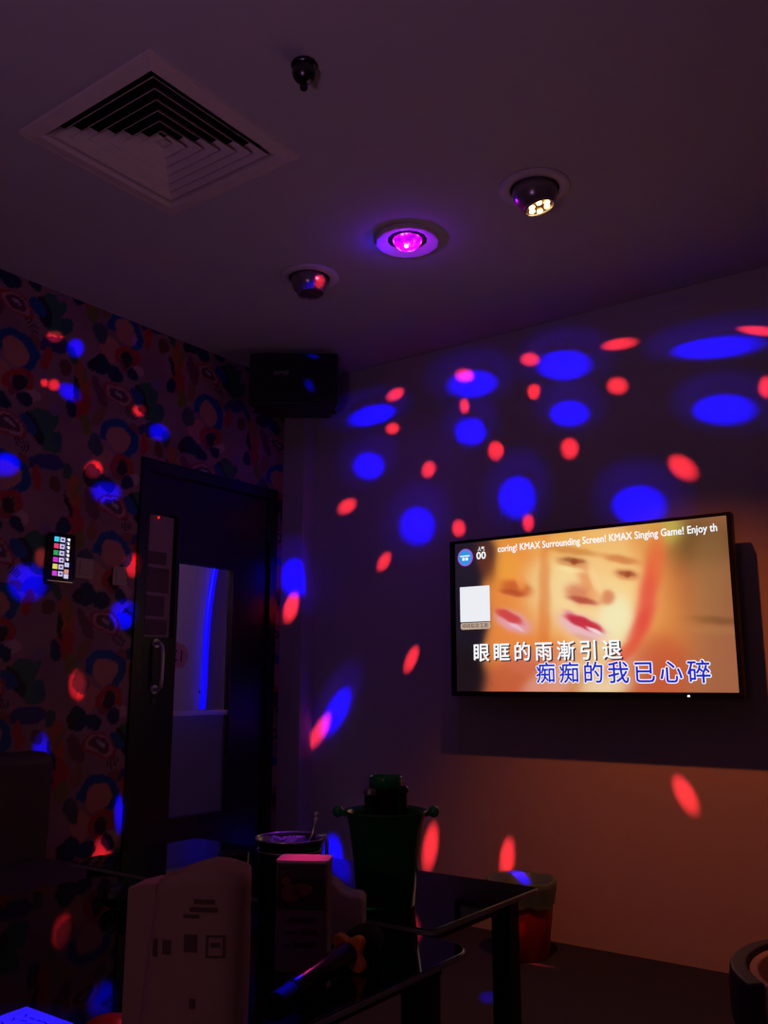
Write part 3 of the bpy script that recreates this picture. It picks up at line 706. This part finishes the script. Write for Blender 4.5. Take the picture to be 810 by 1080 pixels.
bm = B(); prism(bm, rrect(.05, .010, .004, cx=-.02, cy=0), .112, .116); link('opening_flap', bm, M['tissue'], ts)

bg_ = thing('paper_bag', 'tall open paper bag with printed emblems at the near table edge', 'bag', (2.292, -2.735, TH), VIEW-.16)
# outline (x right, y depth) at the base and at the mouth
base = [(-.066, -.040), (.0, -.044), (.066, -.040), (.066, .040), (0, .044), (-.066, .040)]
def ring_pts(z):
    k = z/.235
    o_ = []
    for i in range(32):
        a = 2*PI*i/32; cx, cy = math.cos(a), math.sin(a)
        p = 6-3.4*k
        r = (abs(cx)**p+abs(cy)**p)**(-1/p)
        o_.append((r*cx*(.068-.006*k), r*cy*(.042+.004*k)))
    return o_
bm = B(); rings = []
zs_ = [0, .05, .10, .15, .19, .215, .235]
for z in zs_:
    rings.append([bm.verts.new((x+.010*(z/.235), y, z-(.014*max(0, -x/.068) if z > .2 else 0)+(.004*math.cos(x*40) if z > .2 else 0))) for x, y in ring_pts(z)])
for a, b_ in zip(rings, rings[1:]):
    for i in range(32): bm.faces.new((a[i], a[(i+1) % 32], b_[(i+1) % 32], b_[i]))
bm.faces.new(rings[0][::-1])
sb = link('bag_sheet', bm, M['bag'], bg_, smooth=True); so = sb.modifiers.new('thickness', 'SOLIDIFY'); so.thickness = .0012
bm = B(); prism(bm, [(-.094, 0), (-.052, 0), (-.052, .214), (-.066, .214), (-.094, .207)], -.020, .036, 1); link('side_gusset', bm, M['bag'], bg_, bevel=.003)
bm = B()
fyb = -.0485
def mark(x0_, x1_, z0_, z1_):
    # printed marks following the front sheet
    n = 6
    for i in range(n):
        xa, xb = x0_+(x1_-x0_)*i/n, x0_+(x1_-x0_)*(i+1)/n
        def yy(x, z):
            k = z/.235; p = 6-3.4*k; xx = (x-.010*k)/(.068-.006*k); xx = max(-.97, min(.97, xx))
            return -(1-abs(xx)**p)**(1/p)*(.042+.004*k)-.0012
        bm.faces.new([bm.verts.new((q, yy(q, z), z)) for q, z in ((xa, z0_), (xb, z0_), (xb, z1_), (xa, z1_))])
for nm, rects in (('printed_lines', ((.012, .040, .196, .202), (.006, .044, .186, .192), (-.002, .020, .178, .183))),
    ('square_emblem', ((.030, .055, .155, .158), (.030, .033, .132, .155), (.052, .055, .132, .155), (.030, .055, .130, .133), (.036, .049, .143, .149))),
    ('square_emblem', ((.000, .018, .136, .158),)), ('square_emblem', ((-.030, -.018, .132, .150),)), ('square_emblem', ((-.045, -.038, .128, .150),)), ('small_mark', ((.010, .018, .068, .080),))):
    bm = B()
    for rc_ in rects: mark(*rc_)
    bmesh.ops.remove_doubles(bm, verts=bm.verts, dist=.0002)
    link(nm, bm, M['bagprint'], bg_, label='dark printed '+('lines' if 'lines' in nm else 'emblem' if 'emblem' in nm else 'mark'))

# ------------------------------------------------------------------ microphones
def frame_from(p, q):
    p, q = Vector(p), Vector(q); zax = (q-p).normalized(); xax = Vector((0, 0, 1)).cross(zax).normalized(); yax = zax.cross(xax)
    m = Matrix((xax, yax, zax)).transposed().to_4x4(); m.translation = p
    return m, (q-p).length
P0, P1 = (2.287, -2.570, TH+.0165), (2.232, -2.225, TH+.038)
mtx, Lm = frame_from(P0, P1)
mc = thing('microphone', 'black wireless microphone with an orange ring lying on the near table', 'microphone', P0); mc.matrix_world = mtx
bm = B(); lathe(bm, [(0, .0), (.0125, .001), (.0145, .006), (.0145, .048)], 32); link('end_cap', bm, M['blackmatt'], mc, smooth=True)
bm = B(); lathe(bm, [(.0155, .048), (.0170, .052), (.0180, .15), (.0200, .215), (.0215, .235), (0, .236)], 36); link('handle', bm, M['mic'], mc, smooth=True)
bm = B(); pts = []
for k in range(48):
    a = 2*PI*k/48; r = .0300+.0075*math.cos(4*a+PI); pts.append((r*math.cos(a), r*math.sin(a)))
prism(bm, pts, .218, .236); link('anti_roll_ring', bm, M['orange'], mc, bevel=.004, seg=3, label='lobed orange rubber ring')
bm = B(); lathe(bm, [(.021, .236), (.0275, .245), (.031, .262), (.031, .285), (.027, .305), (.017, .318), (0, .322)], 32); link('foam_head', bm, M['foam'], mc, smooth=True)
P0, P1 = (1.720, -2.345, TH+.022), (1.506, -2.305, TH+.030)
P0, P1 = (1.74, -2.19, TH+.020), (1.555, -2.315, TH+.027)
mtx, Lm = frame_from(P0, P1)
mc = thing('microphone', 'grey microphone lying behind the paper bag, silver grille toward the left', 'microphone', P0); mc.matrix_world = mtx
bm = B(); lathe(bm, [(0, 0), (.012, .001), (.0135, .008), (.0165, .12), (.020, .17), (0, .172)], 32); link('handle', bm, M['micgrey'], mc, smooth=True)
bm = B(); lathe(bm, [(.020, .170), (.0245, .176), (.0255, .186), (.0245, .192), (.02, .194)], 32); link('collar', bm, M['blackmatt'], mc, smooth=True)
bm = B(); lathe(bm, [(.022, .192), (.0255, .202), (.0255, .215), (.020, .230), (.010, .237), (0, .239)], 20); link('grille_head', bm, M['steel'], mc, label='silver mesh head')

# card, red dish lid at the near edge
cd = thing('folded_card', 'white card with black scribbles at the lower left corner, lit blue', 'card', (2.035, -2.865, TH), .03)
bm = B(); prism(bm, [(-.068, .098), (.052, .094), (.06, -.075), (-.06, -.07)], .0, .002); link('card_sheet', bm, M['cardpaper'], cd)
bm = B()
rnd = random.Random(9)
for r_ in range(4):
    for k in range(5):
        x = -.035+k*.016+rnd.uniform(-.003, .003); y = .075-r_*.018+rnd.uniform(-.003, .003); a = rnd.uniform(-1, 1)
        box(bm, -.006, .006, -.0012, .0012, .0021, .0024, mtx=Matrix.Translation((x, y, 0))@Matrix.Rotation(a, 4, 'Z'))
link('scribbles', bm, M['ink'], cd)
rb = thing('serving_dish', 'domed red dish at the bottom edge left of the paper bag', 'dish', (2.170, -2.775, TH), 0)
bm = B(); lathe(bm, [(.036, 0), (.040, .003), (.0405, .009), (.037, .018), (.028, .026), (.014, .031), (0, .0325)], 32); link('lid', bm, M['reddish'], rb, smooth=True)
bm = B(); lathe(bm, [(0, .0005), (.041, .0005), (.0435, .004), (.0405, .006), (0, .004)], 32); link('saucer', bm, M['reddish'], rb, smooth=True)

# ------------------------------------------------------------------ waste bin
wb = thing('waste_bin', 'red plastic waste bin with a grey bag folded over its rim', 'bin', (1.475, -.250, 0))
bm = B(); lathe(bm, [(0, 0), (.098, 0), (.102, .006), (.122, .17), (.132, .272), (.134, .276), (.129, .276), (.118, .17), (.098, .010), (0, .008)], 40); link('bin_body', bm, M['binred'], wb, smooth=True)
bm = B(); n = 48; prof = [(.1315, .198), (.1320, .212), (.1395, .262), (.1415, .286), (.137, .290), (.124, .284), (.112, .19), (.100, .08), (.07, .04), (0, .035)]
vs = lathe(bm, prof, n)
rnd = random.Random(5)
for v in bm.verts:
    a = math.atan2(v.co.y, v.co.x); r = math.hypot(v.co.x, v.co.y)
    if r > .05:
        f = 1+.012*math.sin(a*9+v.co.z*40)*(1 if r < .125 else .5); v.co.x *= f; v.co.y *= f
        if v.co.z < .203 and r > .122: v.co.z += .006*math.sin(a*5)+.004*math.sin(a*13)
        if v.co.z > .28: v.co.z += .003*math.sin(a*7)
link('bag_liner', bm, M['liner'], wb, smooth=True, label='grey-green plastic bag liner')

# ------------------------------------------------------------------ sofa and pillow, tub chair
sf = thing('sofa', 'dark high-backed sofa along the patterned wall, left edge of the view', 'sofa', (.33, -3.1, 0))
def soft(name, x0, x1, y0, y1, z0, z1, m, par, r=.04):
    bm = B(); box(bm, x0, x1, y0, y1, z0, z1); return link(name, bm, m, par, bevel=r, seg=4)
bm = B(); box(bm, -.28, .30, -1.5, 1.58, .06, .22); link('base', bm, M['sofapanel'], sf, bevel=.01)
for k in range(3): soft('seat_cushion', -.16, .34, -1.48+k*1.03, -.46+k*1.02, .22, .42, M['sofa'], sf)
for k in range(3): soft('back_cushion', -.31, -.15, -1.48+k*1.03, -.46+k*1.02, .23, .80, M['sofa'], sf, .045)
for sx in (-.22, .24):
    for sy in (-1.42, 0, 1.50):
        bm = B(); tube(bm, [(sx, sy, 0), (sx, sy, .06)], .022, 12); link('leg', bm, M['tableleg'], sf)
pw = thing('pillow', 'rounded beige pillow on the sofa at the left edge of the view', 'pillow', (.50, -2.16, .425), .3); pw.scale = (.85, .85, .85)
bm = B(); bmesh.ops.create_grid(bm, x_segments=16, y_segments=16, size=.17)
top = list(bm.verts)
for v in bm.verts:
    u_, w_ = v.co.x/.17, v.co.y/.17; v.co.z = .05+.065*max(0, (1-u_**4)*(1-w_**4))**.6
    v.co.x *= 1-.06*w_*w_; v.co.y *= 1-.06*u_*u_
dup = bmesh.ops.duplicate(bm, geom=list(bm.verts)+list(bm.edges)+list(bm.faces))
for v in [g for g in dup['geom'] if isinstance(g, bmesh.types.BMVert)]: v.co.z = max(.001, .10-v.co.z)
bmesh.ops.remove_doubles(bm, verts=bm.verts, dist=.0005)
link('pillow_cover', bm, M['pillow'], pw, smooth=True)
bm = B(); pts = []
for k in range(65):
    s = 4*k/64; i = int(s) % 4; f = s-int(s); a = -1+2*f
    u_, w_ = ((a, -1), (1, a), (-a, 1), (-1, -a))[i]
    pts.append((u_*.17*(1-.06*w_*w_), w_*.17*(1-.06*u_*u_), .05))
tube(bm, pts, .0035, 6, caps=False); link('piping', bm, M['pillow'], pw, smooth=True)

tc = thing('tub_chair', 'small tub chair with dark shell and tan lining by the right edge', 'chair', (3.005, -1.680, 0), VIEW); tc.scale = (1, 1, .885)
# opening towards -Y of the local frame; shell spans the back half
R_ = .30
prof_out = [(.300, .600), (.305, .560), (.303, .500), (.285, .430), (.245, .365), (.20, .330)]
prof_in = [(.170, .345), (.215, .390), (.255, .445), (.268, .500), (.270, .560), (.268, .600)]
bm = B(); lathe(bm, prof_out+prof_in, 40, closed=True, a0=-.10, a1=PI+.10); link('shell', bm, M['tubshell'], tc, bevel=.006, label='dark curved outer shell')
bm = B(); lathe(bm, [(.266, .592), (.268, .560), (.266, .500), (.250, .448), (.20, .40), (.18, .40), (.225, .46), (.243, .51), (.246, .56), (.250, .590)], 40, closed=True, a0=-.06, a1=PI+.06); link('lining', bm, M['tublining'], tc, bevel=.004, label='tan padded lining')
bm = B(); lathe(bm, [(0, .345), (.20, .345), (.232, .365), (.240, .395), (.225, .425), (.18, .44), (0, .445)], 40); link('seat', bm, M['tublining'], tc, smooth=True)
bm = B(); lathe(bm, [(0, .30), (.17, .30), (.20, .335), (0, .345)], 32); lathe(bm, [(0, .02), (.04, .02), (.035, .30), (0, .30)], 24); link('pedestal', bm, M['blackmatt'], tc)
bm = B(); lathe(bm, [(0, 0), (.20, 0), (.20, .008), (.05, .022), (0, .022)], 40); link('base_plate', bm, M['chrome'], tc, smooth=True)

# small scrap of paper on the carpet
bm = B(); box(bm, -.006, .006, -.003, .003, 0, .001, mtx=Matrix.Rotation(.3, 4, 'Z')); o = link('paper_scrap', bm, M['cardpaper'], loc=(1.99, -1.00, .0005)); tag(o, 'tiny white paper scrap on the dark carpet by the table leg', 'paper')

# ------------------------------------------------------------------ light
def light(name, kind, loc, power, color, parent=None, size=.03, **k):
    l = bpy.data.lights.new(name, kind); l.energy = power; l.color = color
    if kind in ('POINT', 'SPOT'): l.shadow_soft_size = size
    for a, b_ in k.items(): setattr(l, a, b_)
    o = bpy.data.objects.new(name, l); COL.objects.link(o); o.location = loc
    return o
def aim(o, target, xhint=None):
    d = (Vector(target)-o.location).normalized(); z = -d
    if xhint is None: x = Vector((0, 0, 1)).cross(z).normalized()
    else: x = Vector(xhint); x = (x-z*x.dot(z)).normalized()
    y = z.cross(x)
    o.rotation_mode = 'QUATERNION'; o.rotation_quaternion = Matrix((x, y, z)).transposed().to_quaternion()
LP = Vector((1.486, -1.045, 2.66))
SPOTS = [
    ('r', [1.107, 0.0, 2.553], [-0.866, -0.271, 0.419], 0.0482, 0.0294, 1.333),
    ('r', [1.466, 0.0, 2.557], [-0.939, 0.016, 0.342], 0.0484, 0.0303, 1.109),
    ('r', [1.903, 0.0, 2.531], [-0.924, 0.377, 0.063], 0.0666, 0.0235, 1.39),
    ('r', [2.492, 0.0, 2.45], [-0.645, 0.688, 0.333], 0.0452, 0.0128, 3.013),
    ('r', [1.104, 0.0, 2.397], [-0.263, 0.144, 0.954], 0.0342, 0.0216, 1.43),
    ('r', [1.481, 0.0, 2.395], [-0.44, 0.219, 0.871], 0.0348, 0.0296, 1.199),
    ('r', [1.885, 0.0, 2.341], [-0.872, 0.413, 0.263], 0.0382, 0.0322, 1.506),
    ('r', [2.495, 0.0, 2.213], [0.262, 0.155, 0.953], 0.0275, 0.0132, 3.36),
    ('r', [1.272, -0.0, 2.144], [-0.665, 0.217, 0.715], 0.0381, 0.0312, 1.592),
    ('r', [1.649, 0.0, 2.094], [-0.171, 0.49, 0.855], 0.0356, 0.0337, 1.652),
    ('r', [2.146, 0.0, 1.934], [-0.597, 0.677, 0.432], 0.0354, 0.0296, 2.818),
    ('r', [1.06, 0.0, 1.79], [-0.812, 0.14, 0.566], 0.0279, 0.0196, 2.769),
    ('r', [1.43, -0.0, 1.779], [-0.46, 0.558, 0.691], 0.0228, 0.0208, 2.45),
    ('r', [0.687, 0.0, 2.537], [-0.782, -0.612, -0.117], 0.0332, 0.0252, 2.207),
    ('r', [0.668, 0.0, 2.356], [-0.677, -0.34, 0.653], 0.0276, 0.0196, 2.415),
    ('r', [0.889, 0.0, 2.106], [-0.625, 0.055, 0.778], 0.031, 0.0253, 2.226),
    ('r', [0.371, 0.0, 1.979], [-0.734, -0.452, 0.508], 0.0276, 0.0205, 4.481),
    ('r', [0.614, 0.0, 1.665], [-0.413, 0.423, 0.806], 0.0203, 0.02, 4.586),
    ('r', [0.779, 0.0, 1.172], [-0.501, -0.802, -0.325], 0.0197, 0.0162, 7.105),
    ('r', [0.207, 0.0, 0.819], [-0.558, -0.826, -0.081], 0.0183, 0.0161, 14.478),
    ('r', [-0.071, 0.0, 1.324], [0.519, -0.265, -0.812], 0.0285, 0.0146, 11.68),
    ('r', [2.074, 0.0, 0.627], [-0.909, 0.414, -0.05], 0.0183, 0.0131, 12.582),
    ('r', [0.879, -0.0, 0.314], [0.304, -0.839, -0.452], 0.0171, 0.0153, 17.587),
    ('r', [1.279, 0.0, 0.307], [-0.807, -0.563, -0.179], 0.0152, 0.0128, 16.49),
    ('b', [1.15, 0.0, 2.5], [-0.932, -0.261, 0.252], 0.1109, 0.0552, 1.306),
    ('b', [1.633, 0.0, 2.492], [-0.966, 0.168, 0.198], 0.1129, 0.0581, 1.168),
    ('b', [2.303, 0.0, 2.421], [-0.787, 0.617, 0.01], 0.0953, 0.0306, 2.343),
    ('b', [1.134, 0.0, 2.261], [-0.877, -0.118, 0.465], 0.0685, 0.0464, 1.543),
    ('b', [1.652, 0.0, 2.258], [-0.968, 0.208, 0.141], 0.0756, 0.0447, 1.388),
    ('b', [2.322, 0.0, 2.151], [-0.804, 0.579, -0.132], 0.0604, 0.0368, 2.809),
    ('b', [1.376, -0.0, 1.905], [-0.944, 0.121, 0.305], 0.0687, 0.0546, 2.073),
    ('b', [1.949, -0.0, 1.801], [-0.946, 0.241, -0.216], 0.0689, 0.0401, 2.797),
    ('b', [0.539, 0.0, 2.451], [-0.746, -0.639, 0.185], 0.0731, 0.0329, 2.773),
    ('b', [0.515, 0.0, 2.18], [-0.653, -0.285, 0.701], 0.0553, 0.0336, 3.263),
    ('b', [0.818, 0.0, 1.83], [-0.81, -0.053, 0.585], 0.0653, 0.0397, 3.181),
    ('b', [-0.048, 0.0, 1.499], [-0.592, 0.025, 0.805], 0.0482, 0.0206, 10.042),
    ('b', [0.313, 0.0, 0.917], [-0.73, -0.678, 0.085], 0.0259, 0.024, 12.363),
    ('b', [0.298, 0.0, 0.189], [-0.819, 0.268, 0.507], 0.0259, 0.0112, 24.173),
    ('r', [0.0, -1.55, 2.513], [0.325, -0.819, -0.473], 0.0232, 0.0151, 2.636),
    ('r', [0.0, -1.538, 2.3], [0.379, -0.697, -0.609], 0.0167, 0.0147, 2.79),
    ('r', [0.0, -1.583, 2.296], [0.388, -0.599, -0.7], 0.011, 0.01, 2.87),
    ('r', [0.0, -1.088, 2.301], [0.113, -0.927, -0.357], 0.0258, 0.0173, 2.407),
    ('r', [0.0, -1.314, 1.975], [0.269, -0.939, -0.215], 0.0258, 0.0209, 3.069),
    ('r', [0.0, -1.079, 1.578], [0.021, -1.0, 0.003], 0.0262, 0.0225, 4.182),
    ('r', [0.0, -1.54, 1.56], [-0.43, -0.45, 0.783], 0.0174, 0.0125, 4.718),
    ('r', [0.0, -1.326, 1.05], [-0.38, -0.786, 0.488], 0.0204, 0.0161, 7.253),
    ('r', [0.0, -1.157, 0.328], [-0.568, -0.721, 0.397], 0.0198, 0.0152, 14.264),
    ('b', [0.0, -1.445, 2.495], [0.226, -0.492, -0.841], 0.0275, 0.0221, 2.495),
    ('b', [-0.0, -1.458, 2.288], [0.218, -0.957, 0.19], 0.0322, 0.022, 2.687),
    ('b', [0.0, -0.966, 2.224], [0.001, -0.983, -0.181], 0.0363, 0.0231, 2.509),
    ('b', [0.0, -1.726, 1.914], [0.368, -0.923, 0.11], 0.029, 0.022, 3.904),
    ('b', [0.0, -1.244, 1.886], [0.175, -0.981, -0.084], 0.0419, 0.0228, 3.232),
    ('b', [0.0, -1.587, 1.455], [0.091, -0.945, 0.313], 0.0374, 0.0266, 5.291),
    ('b', [-0.0, -1.111, 1.355], [0.019, -0.999, 0.029], 0.0344, 0.0221, 5.214),
    ('b', [0.0, -1.472, 0.772], [-0.581, -0.565, 0.585], 0.0231, 0.0139, 9.779),
    ('b', [-0.0, -1.078, 0.509], [-0.8, -0.227, 0.556], 0.0155, 0.0093, 12.028),
    ('b', [0.382, -0.36, 2.688], [-0.455, -0.752, 0.477], 0.0286, 0.0138, 1.922),
    ('b', [0.367, -0.36, 2.508], [-0.316, -0.318, 0.894], 0.0266, 0.015, 1.682),
    ('b', [1.603, -0.752, 0.0], [-0.472, 0.878, 0.076], 0.021, 0.0109, 3.613),
    ('b', [2.022, -2.803, 0.575], [0.979, 0.179, 0.101], 0.0339, 0.018, 7.209),
    ('r', [2.218, -2.776, 0.61], [0.956, 0.064, 0.287], 0.0254, 0.0155, 0.525),
    ('r', [1.576, -0.35, 0.105], [-0.998, -0.045, -0.047], 0.0243, 0.0053, 8.027),
    ('b', [1.915, -2.136, 0.735], [0.703, -0.54, 0.463], 0.0541, 0.0261, 0.952),
    ('r', [1.915, -2.136, 0.735], [0.703, -0.54, 0.463], 0.0541, 0.0261, 0.714),
    ('b', [2.305, -2.569, 0.61], [-0.35, 0.68, -0.645], 0.0182, 0.0088, 4.708),
    ('b', [1.386, -0.15, 0.288], [-0.998, -0.05, 0.023], 0.0259, 0.0047, 14.599),
    ('r', [1.045, -1.03, 2.674], [0, 0, 1], 0.0589, 0.0589, 0.46776),
    ('b', [1.048, -1.06, 2.655], [0, 0, 1], 0.0319, 0.0319, 0.26893),
    ('r', [2.168, -2.37, 0.749], [0, 0, 1], 0.0206, 0.0206, 2.11416),
    ('b', [2.168, -2.37, 0.749], [0, 0, 1], 0.0206, 0.0206, 0.26427),
    ('r', [2.26, -2.7, 0.8], [0, 0, 1], 0.0384, 0.0384, 0.16994),
    ('b', [2.26, -2.7, 0.8], [0, 0, 1], 0.0384, 0.0384, 0.03399),
    ('b', [0.0, -0.62, 0.915], [0, 0, 1], 0.0515, 0.0515, 0.54338),  # added beam, stands in for the blue tube's light on the door rail
    ('r', [1.97, -1.1, 2.645], [0, 0, 1], 0.0616, 0.0616, 0.05938),
    ('b', [1.965, -1.09, 2.66], [0, 0, 1], 0.0831, 0.0831, 0.03472),
]
KR, KB = 75., 140.
for c, P, X, s1, s2, e in SPOTS:
    g = 1.26 if c == 'r' else 1.32
    s1 *= g; s2 *= g
    o = light('party_beam', 'SPOT', LP, e*(KR if c == 'r' else KB), (1, .03, .045) if c == 'r' else (.0, .0, 1), size=.004)
    o.data.spot_size = 2*math.atan(s1); o.data.spot_blend = 1.; o.data.use_soft_falloff = False
    aim(o, P, X); o.scale = (1, max(.05, s2/s1), 1)
    if c == 'b' and abs(P[1]) < .01 and P[2] > .5:            # soft scatter round each blue beam
        h = light('party_beam_scatter', 'SPOT', LP, e*KB*.04, (.03, .0, 1), size=.004)
        h.data.spot_size = 2*math.atan(s1*1.9); h.data.spot_blend = 1.; h.data.use_soft_falloff = False
        aim(h, (P[0], P[1], P[2]+.04), X); h.scale = (1, max(.05, min(1, 1.2*s2/s1)), 1)
# warm downlight
o = light('warm_downlight', 'SPOT', (2.040+.028, -1.083+.021, H-.118), 70, (1., .18, .04), size=.02)
o.data.spot_size = math.radians(80); o.data.spot_blend = .9; aim(o, (2.24, -.42, .1))
# glow of the party lamp itself
light('party_glow', 'POINT', (1.486+.01, -1.045-.01, H-.067), .5, (.26, .0, 1.), size=.01)
light('party_glow', 'POINT', (1.486-.09, -1.045-.04, H-.045), .14, (.03, .0, 1.), size=.01)
# violet haze of the party lamp over the corner side of the television wall
o = light('party_haze', 'SPOT', LP, 6, (.20, .02, 1.), size=.02)
o.data.spot_size = math.radians(64); o.data.spot_blend = 1.; aim(o, (.45, 0, 1.55))
# unseen fill light behind the camera, added to brighten the ceiling
o = light('ceiling_fill', 'SPOT', (2.6, -4.0, .9), 19, (.74, .38, .95), size=.15)
o.data.spot_size = math.radians(112); o.data.spot_blend = 1.; aim(o, (2.0, -2.9, H))
light('rear_fill', 'POINT', (2.8, -4.2, 1.25), 1.9, (1., .44, .55), size=.04)  # second added fill without a fitting, brightens the objects from behind the camera
# corridor lamp
light('corridor_lamp', 'POINT', (-.5, -1.3, 2.3), 13, (.9, .52, 1.), size=.1)


# ------------------------------------------------------------------ world, camera
w = bpy.data.worlds.new('world'); SC.world = w; w.use_nodes = True
w.node_tree.nodes['Background'].inputs[0].default_value = (0, 0, 0, 1); w.node_tree.nodes['Background'].inputs[1].default_value = 0
cam = bpy.data.cameras.new('camera'); co = bpy.data.objects.new('camera', cam); COL.objects.link(co)
co.location = CAM; co.rotation_euler = (PI/2+math.atan(182/941), 0, VIEW)
cam.sensor_fit = 'VERTICAL'; cam.sensor_height = 24; cam.lens = 24*941/1080; cam.clip_start = .02; cam.clip_end = 50
SC.camera = co
SC.view_settings.view_transform = 'Standard'; SC.view_settings.look = 'None'; SC.view_settings.exposure = 0; SC.view_settings.gamma = 1
SC.view_settings.use_curve_mapping = False
SC.cycles.use_denoising = True
SC.cycles.max_bounces = 8
SC.cycles.sample_clamp_indirect = 4
